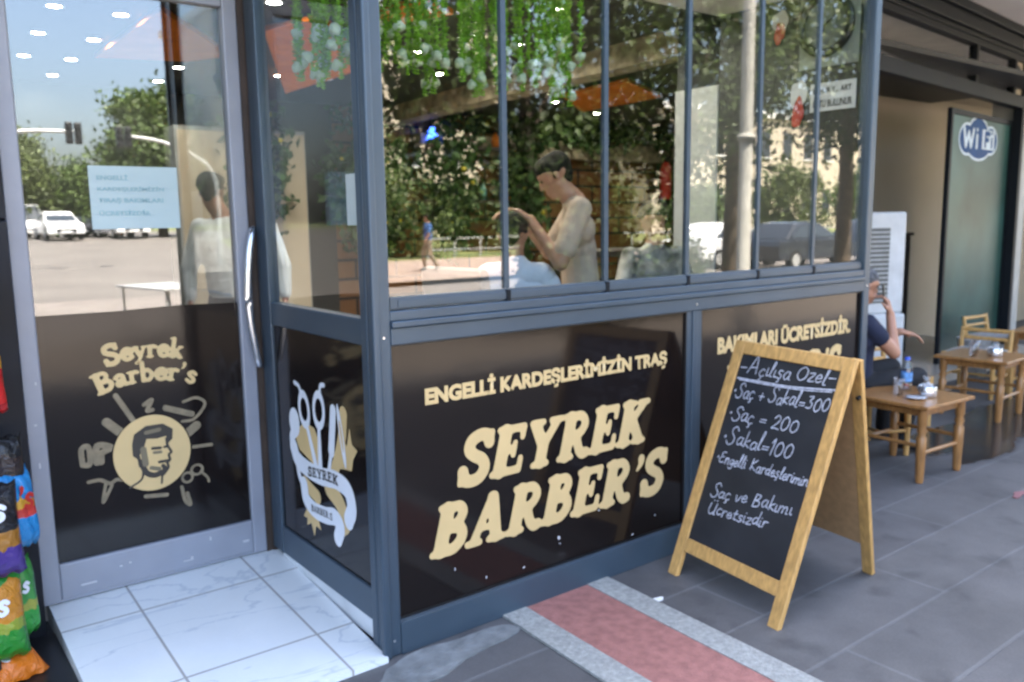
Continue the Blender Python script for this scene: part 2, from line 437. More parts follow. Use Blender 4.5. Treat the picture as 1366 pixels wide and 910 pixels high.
# ------------------------------------------------------------------ mesh building
class MB:
    def __init__(s):
        s.v, s.f, s.m, s.sm = [], [], [], []

    def add(s, verts, faces, mi=0, smooth=False):
        b = len(s.v)
        s.v += [tuple(x) for x in verts]
        for f in faces:
            s.f.append([b + i for i in f])
            s.m.append(mi)
            s.sm.append(smooth)
        return s

    def box(s, x0, x1, y0, y1, z0, z1, mi=0):
        v = [(x, y, z) for z in (z0, z1) for y in (y0, y1) for x in (x0, x1)]
        f = [(0, 2, 3, 1), (4, 5, 7, 6), (0, 1, 5, 4), (2, 6, 7, 3), (0, 4, 6, 2), (1, 3, 7, 5)]
        return s.add(v, f, mi)

    def obox(s, o, a, b, c, mi=0):
        """box from corner o with edge vectors a, b, c"""
        o, a, b, c = Vector(o), Vector(a), Vector(b), Vector(c)
        if a.cross(b).dot(c) < 0:
            a, b = b, a
        v = [o + a * i + b * j + c * k for k in (0, 1) for j in (0, 1) for i in (0, 1)]
        f = [(0, 2, 3, 1), (4, 5, 7, 6), (0, 1, 5, 4), (2, 6, 7, 3), (0, 4, 6, 2), (1, 3, 7, 5)]
        return s.add(v, f, mi)

    def tube(s, pts, rad, n=12, mi=0, caps=True):
        pts = [Vector(p) for p in pts]
        if not hasattr(rad, '__len__'):
            rad = [rad] * len(pts)
        vs, fs = [], []
        t0 = (pts[1] - pts[0]).normalized()
        ref = Vector((0, 0, 1)) if abs(t0.z) < 0.9 else Vector((1, 0, 0))
        for i, p in enumerate(pts):
            t = (pts[min(i + 1, len(pts) - 1)] - pts[max(i - 1, 0)]).normalized()
            a = (ref - t * ref.dot(t)).normalized()
            b = t.cross(a)
            for k in range(n):
                th = 2 * math.pi * k / n
                vs.append(p + (a * math.cos(th) + b * math.sin(th)) * rad[i])
        for i in range(len(pts) - 1):
            for k in range(n):
                k2 = (k + 1) % n
                fs.append((i * n + k, i * n + k2, (i + 1) * n + k2, (i + 1) * n + k))
        s.add(vs, fs, mi, True)
        if caps:
            e = (len(pts) - 1) * n
            s.add(vs[:n], [tuple(range(n))[::-1]], mi)
            s.add(vs[e:e + n], [tuple(range(n))], mi)
        return s

    def lathe(s, prof, c=(0, 0, 0), n=20, mi=0):
        """prof: list of (r, z)"""
        vs, fs = [], []
        for (r, z) in prof:
            for k in range(n):
                th = 2 * math.pi * k / n
                vs.append((c[0] + r * math.cos(th), c[1] + r * math.sin(th), c[2] + z))
        for i in range(len(prof) - 1):
            for k in range(n):
                k2 = (k + 1) % n
                fs.append((i * n + k, i * n + k2, (i + 1) * n + k2, (i + 1) * n + k))
        return s.add(vs, fs, mi, True)

    def sphere(s, c, r, n=10, mi=0, sc=(1, 1, 1)):
        prof = [(max(1e-4, math.sin(math.pi * i / n)), -math.cos(math.pi * i / n)) for i in range(n + 1)]
        vs, fs = [], []
        m = n * 2
        for (q, z) in prof:
            for k in range(m):
                th = 2 * math.pi * k / m
                vs.append((c[0] + r * sc[0] * q * math.cos(th), c[1] + r * sc[1] * q * math.sin(th), c[2] + r * sc[2] * z))
        for i in range(n):
            for k in range(m):
                k2 = (k + 1) % m
                fs.append((i * m + k, i * m + k2, (i + 1) * m + k2, (i + 1) * m + k))
        return s.add(vs, fs, mi, True)

    def prism(s, poly, o, a, b, c, mi=0):
        """polygon (u,v) in the plane o + u*a + v*b, given thickness vector c"""
        o, a, b, c = Vector(o), Vector(a), Vector(b), Vector(c)
        n = len(poly)
        area = sum(poly[i][0] * poly[(i + 1) % n][1] - poly[(i + 1) % n][0] * poly[i][1] for i in range(n))
        if (a.cross(b).dot(c) < 0) != (area < 0):
            poly = poly[::-1]
        lo = [o + a * u + b * v for u, v in poly]
        hi = [p + c for p in lo]
        s.add(lo, [tuple(range(n))[::-1]], mi)
        s.add(hi, [tuple(range(n))], mi)
        q = lo + hi
        s.add(q, [(i, (i + 1) % n, n + (i + 1) % n, n + i) for i in range(n)], mi)
        return s

    def build(s, name, mats, parent=None, origin=(0, 0, 0), bevel=0.0):
        me = bpy.data.meshes.new(name)
        o3 = Vector(origin)
        me.from_pydata([tuple(Vector(v) - o3) for v in s.v], [], s.f)
        if not isinstance(mats, (list, tuple)):
            mats = [mats]
        for m in mats:
            me.materials.append(m)
        me.polygons.foreach_set('material_index', s.m)
        me.polygons.foreach_set('use_smooth', s.sm)
        me.update()
        ob = bpy.data.objects.new(name, me)
        COL.objects.link(ob)
        if parent is not None:
            ob.parent = parent
        else:
            ob.location = o3
        if bevel > 0:
            bv = ob.modifiers.new('bevel', 'BEVEL')
            bv.width = bevel
            bv.segments = 2
            bv.limit_method = 'ANGLE'
            bv.angle_limit = R(40)
        return ob


def thing(name, label, cat, loc=(0, 0, 0), rotz=0.0, group=None):
    o = bpy.data.objects.new(name, None)
    o.empty_display_size = 0.1
    COL.objects.link(o)
    o.location = loc
    o.rotation_euler = (0, 0, rotz)
    return tag(o, label, cat, group)


def tag(o, label, cat, group=None):
    o['label'] = label
    o['category'] = cat
    if group:
        o['group'] = group
    return o


def structure(o):
    o['kind'] = 'structure'
    return o


def dup(root, loc, rotz=0.0, label=None):
    r = root.copy()
    COL.objects.link(r)
    r.location = loc
    r.rotation_euler = (0, 0, rotz)
    if label:
        r['label'] = label
    for ch in list(root.children):
        c = ch.copy()
        COL.objects.link(c)
        c.parent = r
        for g in ch.children:
            d = g.copy()
            COL.objects.link(d)
            d.parent = c
    return r


# ------------------------------------------------------------------ flat graphics: strokes -> outline -> filled mesh
def catmull(pts, k=7):
    if len(pts) < 3:
        return list(pts)
    p = [np.array(q, float) for q in pts]
    p = [2 * p[0] - p[1]] + p + [2 * p[-1] - p[-2]]
    out = []
    for i in range(1, len(p) - 2):
        for j in range(k):
            t = j / k
            out.append(0.5 * ((2 * p[i]) + (-p[i - 1] + p[i + 1]) * t + (2 * p[i - 1] - 5 * p[i] + 4 * p[i + 1] - p[i + 2]) * t * t + (-p[i - 1] + 3 * p[i] - 3 * p[i + 1] + p[i + 2]) * t ** 3))
    out.append(p[-2])
    return [tuple(q) for q in out]


def sdf_strokes(X, Y, strokes):
    """strokes: list of (points, radius); signed distance to their union"""
    D = np.full(X.shape, 1e9)
    for pts, r in strokes:
        rs = r if hasattr(r, '__len__') else None
        pts = list(pts)
        if len(pts) == 1:
            D = np.minimum(D, np.hypot(X - pts[0][0], Y - pts[0][1]) - r)
            continue
        x = [q[0] for q in pts]
        y = [q[1] for q in pts]
        rm = (max(rs) if rs else r) * 1.6
        msk = (X > min(x) - rm) & (X < max(x) + rm) & (Y > min(y) - rm) & (Y < max(y) + rm)
        if not msk.any():
            continue
        xs, ys = X[msk], Y[msk]
        d = np.full(xs.shape, 1e9)
        n = len(pts) - 1
        for i in range(n):
            ax, ay = pts[i]
            bx, by = pts[i + 1]
            dx, dy = bx - ax, by - ay
            L2 = dx * dx + dy * dy + 1e-12
            t = np.clip(((xs - ax) * dx + (ys - ay) * dy) / L2, 0, 1)
            rad = r if rs is None else rs[0] + (rs[1] - rs[0]) * (i + t) / n
            d = np.minimum(d, np.hypot(xs - ax - t * dx, ys - ay - t * dy) - rad)
        D[msk] = np.minimum(D[msk], d)
    return D


def sdf_poly(X, Y, poly):
    D = np.full(X.shape, 1e9)
    inside = np.zeros(X.shape, bool)
    n = len(poly)
    for i in range(n):
        ax, ay = poly[i]
        bx, by = poly[(i + 1) % n]
        dx, dy = bx - ax, by - ay
        t = np.clip(((X - ax) * dx + (Y - ay) * dy) / (dx * dx + dy * dy + 1e-12), 0, 1)
        D = np.minimum(D, np.hypot(X - ax - t * dx, Y - ay - t * dy))
        c = ((ay > Y) != (by > Y))
        if abs(dy) > 1e-12:
            c &= X < (ax + dx * (Y - ay) / dy)
        inside ^= c
    return np.where(inside, -D, D)


def soften(D, n):
    """round off notches: blur the clipped distance field a little"""
    D = np.clip(D, -.02, .02)
    for _ in range(n):
        for ax in (0, 1):
            D = .25 * np.roll(D, 1, ax) + .5 * D + .25 * np.roll(D, -1, ax)
    return D


def fill_sdf(fn, bounds, cell, mapf, mb=None, mi=0, soft=0):
    """march the field fn(X, Y) over bounds and add the filled region to a mesh, placed by mapf(u, v)"""
    x0, x1, y0, y1 = bounds
    nx = max(2, int((x1 - x0) / cell) + 1)
    ny = max(2, int((y1 - y0) / cell) + 1)
    xs = np.linspace(x0, x1, nx)
    ys = np.linspace(y0, y1, ny)
    X, Y = np.meshgrid(xs, ys)
    D = fn(X, Y)
    if soft:
        D = soften(D, soft)
    D = np.where(np.abs(D) < 1e-9, 1e-9, D)
    mb = mb or MB()
    idx = {}

    def vert(key, u, v):
        if key not in idx:
            idx[key] = len(mb.v)
            mb.v.append(tuple(mapf(u, v)))
        return idx[key]
    ins = D < 0
    for j in range(ny - 1):
        rowc = ins[j, :-1].astype(int) + ins[j, 1:] + ins[j + 1, :-1] + ins[j + 1, 1:]
        i = 0
        while i < nx - 1:
            c = rowc[i]
            if c == 0:
                i += 1
                continue
            if c == 4:
                k = i
                while k < nx - 1 and rowc[k] == 4:
                    k += 1
                f = [vert((i, j), xs[i], ys[j]), vert((k, j), xs[k], ys[j]), vert((k, j + 1), xs[k], ys[j + 1]), vert((i, j + 1), xs[i], ys[j + 1])]
                mb.f.append(f)
                mb.m.append(mi)
                mb.sm.append(False)
                i = k
                continue
            cs = [(i, j), (i + 1, j), (i + 1, j + 1), (i, j + 1)]
            f = []
            for q in range(4):
                a, b = cs[q], cs[(q + 1) % 4]
                da, db = D[a[1], a[0]], D[b[1], b[0]]
                if da < 0:
                    f.append(vert(a, xs[a[0]], ys[a[1]]))
                if (da < 0) != (db < 0):
                    t = da / (da - db)
                    lo, hi = (a, b) if a < b else (b, a)
                    f.append(vert((lo, hi), xs[a[0]] + t * (xs[b[0]] - xs[a[0]]), ys[a[1]] + t * (ys[b[1]] - ys[a[1]])))
            if len(f) >= 3:
                mb.f.append(f)
                mb.m.append(mi)
                mb.sm.append(False)
            i += 1
    return mb


FATW = 1.2
S_, C_ = False, True       # straight / curved
SLAB = [((.04, .06), (.34, .06))]
FAT = {
    'S': (.74, [([(.60, .76), (.54, .90), (.36, .94), (.17, .85), (.15, .67), (.31, .54), (.49, .45), (.60, .29), (.53, .11), (.35, .05), (.16, .1), (.09, .27)], .105, C_), ([(.63, .96), (.635, .70)], .055, S_), ([(.07, .04), (.065, .30)], .055, S_)]),
    'E': (.78, [([(.2, .1), (.2, .9)], .125, S_), ([(.04, .94), (.62, .94)], .06, S_), ([(.2, .9), (.6, .9)], .05, S_), ([(.65, .95), (.65, .72)], .055, S_), ([(.2, .51), (.48, .51)], .065, S_), ([(.49, .38), (.49, .64)], .05, S_), ([(.04, .06), (.66, .06)], .06, S_), ([(.2, .1), (.64, .1)], .05, S_), ([(.70, .05), (.70, .30)], .055, S_)]),
    'Y': (.84, [([(.14, .88), (.42, .44)], .115, S_), ([(.68, .88), (.44, .46)], .08, S_), ([(.42, .46), (.42, .1)], .12, S_), ([(.03, .94), (.32, .94)], .06, S_), ([(.54, .94), (.82, .94)], .06, S_), ([(.24, .06), (.6, .06)], .06, S_)]),
    'R': (.84, [([(.2, .1), (.2, .9)], .125, S_), ([(.2, .91), (.48, .91), (.63, .73), (.5, .53), (.2, .5)], .085, C_), ([(.44, .46), (.58, .18), (.70, .07), (.80, .09)], .095, C_), ([(.04, .06), (.38, .06)], .06, S_), ([(.04, .94), (.4, .94)], .06, S_)]),
    'K': (.86, [([(.2, .1), (.2, .9)], .125, S_), ([(.66, .9), (.3, .48)], .075, S_), ([(.38, .54), (.68, .1)], .115, S_), ([(.04, .06), (.36, .06)], .06, S_), ([(.04, .94), (.36, .94)], .06, S_), ([(.52, .94), (.79, .94)], .06, S_), ([(.52, .06), (.84, .06)], .06, S_)]),
    'B': (.76, [([(.2, .1), (.2, .9)], .125, S_), ([(.2, .91), (.46, .91), (.57, .75), (.44, .55), (.2, .53)], .085, C_), ([(.36, .52), (.58, .46), (.65, .28), (.50, .09), (.2, .09)], .095, C_), ([(.04, .06), (.4, .06)], .06, S_), ([(.04, .94), (.4, .94)], .06, S_)]),
    'A': (.88, [([(.15, .1), (.39, .9)], .075, S_), ([(.43, .9), (.68, .1)], .115, S_), ([(.26, .33), (.58, .33)], .055, S_), ([(.36, .95), (.47, .95)], .06, S_), ([(.02, .06), (.30, .06)], .06, S_), ([(.52, .06), (.86, .06)], .06, S_)]),
    "'": (.3, [([(.16, .90), (.17, .78), (.08, .64)], (.085, .03), C_)]),
    'e': (.60, [([(.14, .33), (.5, .36), (.46, .52), (.3, .58), (.14, .48), (.1, .3), (.18, .11), (.34, .06), (.53, .15)], .085, C_)]),
    'y': (.62, [([(.12, .54), (.32, .1)], .09, S_), ([(.5, .54), (.3, .04), (.2, -.16), (.08, -.2)], .065, C_), ([(.02, .57), (.24, .57)], .045, S_), ([(.4, .57), (.6, .57)], .045, S_)]),
    'r': (.50, [([(.16, .06), (.16, .54)], .09, S_), ([(.16, .4), (.28, .55), (.42, .52)], .08, C_), ([(.02, .045), (.3, .045)], .045, S_), ([(.02, .57), (.16, .57)], .045, S_)]),
    'k': (.64, [([(.16, .06), (.16, .94)], .09, S_), ([(.5, .56), (.22, .28)], .06, S_), ([(.28, .34), (.52, .06)], .09, S_), ([(.02, .045), (.28, .045)], .045, S_), ([(.02, .95), (.16, .95)], .045, S_), ([(.4, .57), (.58, .57)], .045, S_), ([(.42, .045), (.62, .045)], .045, S_)]),
    'a': (.62, [([(.12, .48), (.27, .57), (.42, .48), (.43, .12), (.57, .07)], .085, C_), ([(.42, .34), (.2, .28), (.13, .14), (.25, .06), (.42, .17)], .075, C_)]),
    'b': (.64, [([(.16, .06), (.16, .94)], .09, S_), ([(.16, .48), (.36, .56), (.53, .32), (.4, .07), (.16, .1)], .085, C_), ([(.02, .95), (.16, .95)], .045, S_)]),
    's': (.50, [([(.42, .48), (.27, .57), (.13, .47), (.22, .35), (.36, .26), (.40, .13), (.26, .05), (.09, .14)], .075, C_)]),
}
# thin handwriting, x-height .5
HAND = {
    'A': (.7, [[(.02, 0), (.3, 1), (.42, .98), (.6, 0)], [(.12, .36), (.55, .4)]]),
    'ç': (.42, [[(.36, .42), (.2, .5), (.05, .25), (.18, .02), (.38, .1)], [(.2, 0), (.24, -.14), (.14, -.2)]]),
    'ı': (.22, [[(.06, .5), (.08, .05), (.2, .06)]]),
    'i': (.22, [[(.06, .5), (.08, .05), (.2, .06)], [(.08, .72), (.1, .74)]]),
    'l': (.26, [[(.05, .1), (.2, .9), (.12, .98), (.08, .1), (.22, .04)]]),
    'ş': (.4, [[(.34, .46), (.16, .5), (.1, .34), (.3, .2), (.24, .02), (.04, .06)], [(.2, 0), (.24, -.14), (.14, -.2)]]),
    's': (.4, [[(.34, .46), (.16, .5), (.1, .34), (.3, .2), (.24, .02), (.04, .06)]]),
    'a': (.46, [[(.36, .44), (.18, .5), (.04, .25), (.16, .02), (.34, .2), (.37, .48), (.36, .1), (.46, .04)]]),
    'Ö': (.72, [[(.34, .92), (.1, .7), (.06, .3), (.3, .02), (.56, .25), (.56, .7), (.34, .92)], [(.2, 1.12), (.22, 1.16)], [(.44, 1.12), (.46, 1.16)]]),
    'z': (.42, [[(.04, .48), (.34, .48), (.06, .04), (.4, .04)]]),
    'e': (.42, [[(.06, .24), (.34, .3), (.22, .5), (.05, .28), (.16, .02), (.4, .12)]]),
    'S': (.62, [[(.56, .84), (.4, 1.04), (.18, .9), (.22, .66), (.46, .4), (.42, .08), (.18, -.02), (.0, .16)]]),
    'k': (.46, [[(.08, .02), (.1, .98)], [(.36, .48), (.1, .26), (.42, .02)]]),
    '+': (.52, [[(.04, .3), (.44, .32)], [(.24, .52), (.22, .08)]]),
    '=': (.5, [[(.04, .36), (.4, .38)], [(.04, .2), (.4, .22)]]),
    '-': (.5, [[(.02, .34), (.4, .36)]]),
    '0': (.54, [[(.24, .8), (.06, .6), (.05, .2), (.22, .0), (.42, .2), (.42, .6), (.24, .8)]]),
    '1': (.3, [[(.04, .66), (.18, .9), (.16, .0)]]),
    '2': (.54, [[(.04, .62), (.2, .82), (.38, .66), (.3, .4), (.04, .04), (.22, .06), (.48, .02)]]),
    '3': (.52, [[(.06, .78), (.34, .82), (.2, .48), (.4, .36), (.34, .06), (.04, .04)]]),
    'E': (.6, [[(.5, .9), (.18, .84), (.2, .5), (.42, .52)], [(.2, .5), (.04, .24), (.2, .02), (.5, .1)]]),
    'n': (.46, [[(.05, .5), (.06, .02)], [(.06, .3), (.22, .5), (.34, .4), (.34, .06), (.44, .04)]]),
    'g': (.46, [[(.36, .44), (.18, .5), (.04, .26), (.18, .06), (.36, .26), (.38, .48), (.36, -.2), (.2, -.36), (.04, -.24)]]),
    't': (.34, [[(.14, .8), (.12, .1), (.3, .04)], [(.0, .5), (.3, .52)]]),
    'K': (.62, [[(.1, .02), (.12, .95)], [(.52, .9), (.12, .42), (.56, .02)]]),
    'r': (.36, [[(.05, .5), (.07, .02)], [(.07, .3), (.18, .48), (.34, .46)]]),
    'd': (.48, [[(.36, .44), (.18, .5), (.04, .25), (.16, .02), (.34, .2)], [(.4, .98), (.37, .1), (.46, .04)]]),
    'm': (.66, [[(.05, .5), (.06, .02)], [(.06, .3), (.2, .5), (.3, .38), (.3, .04)], [(.3, .3), (.44, .5), (.54, .38), (.54, .06), (.64, .04)]]),
    'v': (.44, [[(.04, .5), (.18, .02), (.38, .5)]]),
    'B': (.62, [[(.1, .02), (.12, .92)], [(.12, .92), (.42, .84), (.3, .52), (.12, .48), (.46, .4), (.44, .08), (.08, .02)]]),
    'Ü': (.66, [[(.08, .86), (.06, .3), (.26, .02), (.5, .3), (.52, .86), (.5, .1), (.6, .04)], [(.2, 1.06), (.22, 1.1)], [(.42, 1.06), (.44, 1.1)]]),
    'c': (.42, [[(.36, .42), (.2, .5), (.05, .25), (.18, .02), (.38, .1)]]),
    'h': (.46, [[(.08, .98), (.08, .02)], [(.08, .3), (.24, .5), (.34, .38), (.34, .06), (.44, .04)]]),
    '•': (.3, [[(.12, .4), (.14, .46)]]),
    ' ': (.34, []),
}


def fat_strokes(text, h, slant=0.0, track=1.0):
    """list of strokes in metres for a line of display lettering starting at (0, 0); returns strokes, width"""
    x, out = 0.0, []
    for ch in text:
        if ch == ' ':
            x += .35
            continue
        w, st = FAT[ch]
        for pts, r, curved in st:
            r = tuple(t * FATW for t in r) if hasattr(r, '__len__') else r * FATW
            q = catmull(pts) if curved else pts
            q = [((x + a + slant * b) * h, b * h) for a, b in q]
            out.append((q, tuple(t * h for t in r) if hasattr(r, '__len__') else r * h))
        x += w * track
    return out, x * h


def fit_strokes(st, x0, x1, z0, z1):
    xs = [p[0] for s, r in st for p in s]
    zs = [p[1] for s, r in st for p in s]
    rmax = max((max(r) if hasattr(r, '__len__') else r) for s, r in st)
    a, b, c, d = min(xs) - rmax * .5, max(xs) + rmax * .5, min(zs) - rmax * .6, max(zs) + rmax * .6
    kx, kz = (x1 - x0) / (b - a), (z1 - z0) / (d - c)
    kr = min(kx, kz) * 0.5 + max(kx, kz) * 0.5
    return [([(x0 + (p[0] - a) * kx, z0 + (p[1] - c) * kz) for p in s], tuple(t * kr for t in r) if hasattr(r, '__len__') else r * kr) for s, r in st]


def stroke_mesh(st, cell, mapf, pad=0.02, soft=0):
    xs = [p[0] for s, r in st for p in s]
    ys = [p[1] for s, r in st for p in s]
    rm = max((max(r) if hasattr(r, '__len__') else r) for s, r in st) + pad * 0.2
    return fill_sdf(lambda X, Y: sdf_strokes(X, Y, st), (min(xs) - rm, max(xs) + rm, min(ys) - rm, max(ys) + rm), cell, mapf, soft=soft)


def hand_strokes(text, h, r, jitter=0.03, slope=0.0):
    x, out = 0.0, []
    for ch in text:
        w, st = HAND[ch]
        dy = random.uniform(-jitter, jitter)
        sc = random.uniform(.9, 1.08)
        for pts in st:
            q = [((x + a + .12 * b) * h, (b * sc + dy) * h) for a, b in catmull(pts, 6)]
            out.append((q, r * (1.7 if ch == '•' else 1)))
        x += w * random.uniform(.95, 1.1)
    return out, x * h


def font_mesh(text, x0, x1, z0, z1, mapf, bold=0.0, parent=None, name='lettering', mat=None, shear=0.0):
    """built-in typeface, condensed to the given box"""
    cu = bpy.data.curves.new('text', 'FONT')
    cu.body = text
    cu.size = 1.0
    cu.offset = bold
    cu.shear = shear
    cu.resolution_u = 3
    to = bpy.data.objects.new('text', cu)
    COL.objects.link(to)
    dg = bpy.context.evaluated_depsgraph_get()
    me = bpy.data.meshes.new_from_object(to.evaluated_get(dg))
    bpy.data.objects.remove(to)
    co = np.array([v.co[:] for v in me.vertices])
    a, b = co[:, 0].min(), co[:, 0].max()
    c, d = co[:, 1].min(), co[:, 1].max()
    for v in me.vertices:
        v.co = mapf(x0 + (v.co.x - a) / (b - a) * (x1 - x0), z0 + (v.co.y - c) / (d - c) * (z1 - z0))
    me.materials.clear()
    me.materials.append(mat)
    me.name = name
    ob = bpy.data.objects.new(name, me)
    COL.objects.link(ob)
    ob.parent = parent
    return ob


# ------------------------------------------------------------------ people
def capsule_mesh(caps):
    mb = MB()
    for (a, ra, b, rb, tagi) in caps:
        a, b = Vector(a), Vector(b)
        d = b - a
        L = d.length
        if L < 1e-5:
            mb.sphere(a, ra, 8)
            continue
        t = d / L
        ref = Vector((0, 0, 1)) if abs(t.z) < .9 else Vector((1, 0, 0))
        u = (ref - t * ref.dot(t)).normalized()
        w = t.cross(u)
        n = 14
        rings = []
        for k in range(5):
            th = math.pi / 2 * k / 5
            rings.append((a - t * ra * math.cos(th), max(1e-4, ra * math.sin(th))))
        for k in range(6):
            th = math.pi / 2 * k / 5
            rings.append((b + t * rb * math.sin(th), max(1e-4, rb * math.cos(th))))
        vs = [c + (u * math.cos(2 * math.pi * k / n) + w * math.sin(2 * math.pi * k / n)) * q for c, q in rings for k in range(n)]
        fs = []
        for i in range(len(rings) - 1):
            for k in range(n):
                k2 = (k + 1) % n
                fs.append((i * n + k, i * n + k2, (i + 1) * n + k2, (i + 1) * n + k))
        fs.append(tuple(range(n))[::-1])
        fs.append(tuple((len(rings) - 1) * n + k for k in range(n)))
        mb.add(vs, fs)
    return mb


def remeshed(name, caps, mats, voxel, parent, origin, smooth=4):
    """fuse capsules into one continuous skin; each face takes the material of the limb it lies on"""
    o = capsule_mesh(caps).build(name, mats[0], parent, origin)
    rm = o.modifiers.new('skin', 'REMESH')
    rm.mode = 'VOXEL'
    rm.voxel_size = voxel
    sm = o.modifiers.new('smooth', 'SMOOTH')
    sm.factor = 0.5
    sm.iterations = smooth
    dg = bpy.context.evaluated_depsgraph_get()
    me = bpy.data.meshes.new_from_object(o.evaluated_get(dg))
    o.modifiers.clear()
    old = o.data
    o.data = me
    bpy.data.meshes.remove(old)
    me.name = name
    me.materials.clear()
    for m in mats:
        me.materials.append(m)
    nf = len(me.polygons)
    ce = np.empty(nf * 3)
    me.polygons.foreach_get('center', ce)
    ce = ce.reshape(-1, 3) + np.array(origin)
    best = np.full(nf, 1e9)
    mi = np.zeros(nf, int)
    for (a, ra, b, rb, t) in caps:
        a, b = np.array(a, float), np.array(b, float)
        d = b - a
        L2 = d @ d + 1e-12
        s = np.clip(((ce - a) @ d) / L2, 0, 1)
        dist = np.linalg.norm(ce - a - s[:, None] * d, axis=1) - (ra + (rb - ra) * s)
        k = dist < best
        best[k] = dist[k]
        mi[k] = t
    me.polygons.foreach_set('material_index', mi)
    me.polygons.foreach_set('use_smooth', np.ones(nf, bool))
    me.update()
    return o


def hand_caps(w, d, n, side_sign, curl, t=0, sc=1.0):
    """palm, four unequal fingers and a thumb; d: finger direction, n: palm normal (fingers curl towards it)"""
    w, d, n = Vector(w), Vector(d).normalized(), Vector(n)
    n = (n - d * n.dot(d)).normalized()
    sd = d.cross(n) * side_sign          # towards the thumb
    c = []
    for k in (-1.2, 0, 1.2):
        c.append((w + sd * .012 * k, .019 * sc, w + d * .08 * sc + sd * .018 * k * sc, .015 * sc, t))
    for k, L in zip((1.5, .5, -.5, -1.5), (.9, 1.0, .93, .74)):
        b = w + d * .085 * sc + sd * .0195 * k * sc
        L *= sc
        d1 = (d * math.cos(curl * .6) + n * math.sin(curl * .6)).normalized()
        d2 = (d * math.cos(curl * 1.5) + n * math.sin(curl * 1.5)).normalized()
        m1 = b + d1 * .045 * L
        c.append((b, .0095 * sc, m1, .0088 * sc, t))
        c.append((m1, .0088 * sc, m1 + d2 * .042 * L, .0075 * sc, t))
    tb = w + d * .025 * sc + sd * .025 * sc
    t1 = tb + (d * .6 + sd * .7 + n * .3).normalized() * .042 * sc
    c.append((tb, .014 * sc, t1, .0115 * sc, t))
    c.append((t1, .0115 * sc, t1 + (d * .9 + sd * .25 + n * .4).normalized() * .034 * sc, .0095 * sc, t))
    return c


HS = .88


def head_caps(c, face, t=0, up=(0, 0, 1)):
    c, f, up = Vector(c), Vector(face).normalized(), Vector(up)
    s = f.cross(up).normalized()
    up = s.cross(f)
    c0_ = c.copy()
    out = [(c + up * .035 - f * .022, .088, c + up * .035 + f * .022, .080, t),          # skull
           (c + f * .035 - up * .02, .066, c + f * .052 - up * .085, .042, t),             # face to chin
           (c - up * .05 + s * .03 + f * .01, .045, c - up * .07 + f * .05 + s * .012, .035, t),
           (c - up * .05 - s * .03 + f * .01, .045, c - up * .07 + f * .05 - s * .012, .035, t),
           (c + f * .096 + up * .01, .009, c + f * .112 - up * .03, .012, t),               # nose
           (c + f * .09 - up * .068 + s * .014, .009, c + f * .09 - up * .068 - s * .014, .009, t),   # mouth
           (c + f * .088 + up * .03 + s * .04, .014, c + f * .088 + up * .03 - s * .04, .014, t)]   # brow
    for sg in (-1, 1):
        e = c + s * .085 * sg - f * .008
        out.append((e + up * .018, .014, e - up * .022, .011, t))
    return [(c0_ + (a - c0_) * HS, ra * HS, c0_ + (b - c0_) * HS, rb * HS, t_) for a, ra, b, rb, t_ in out]


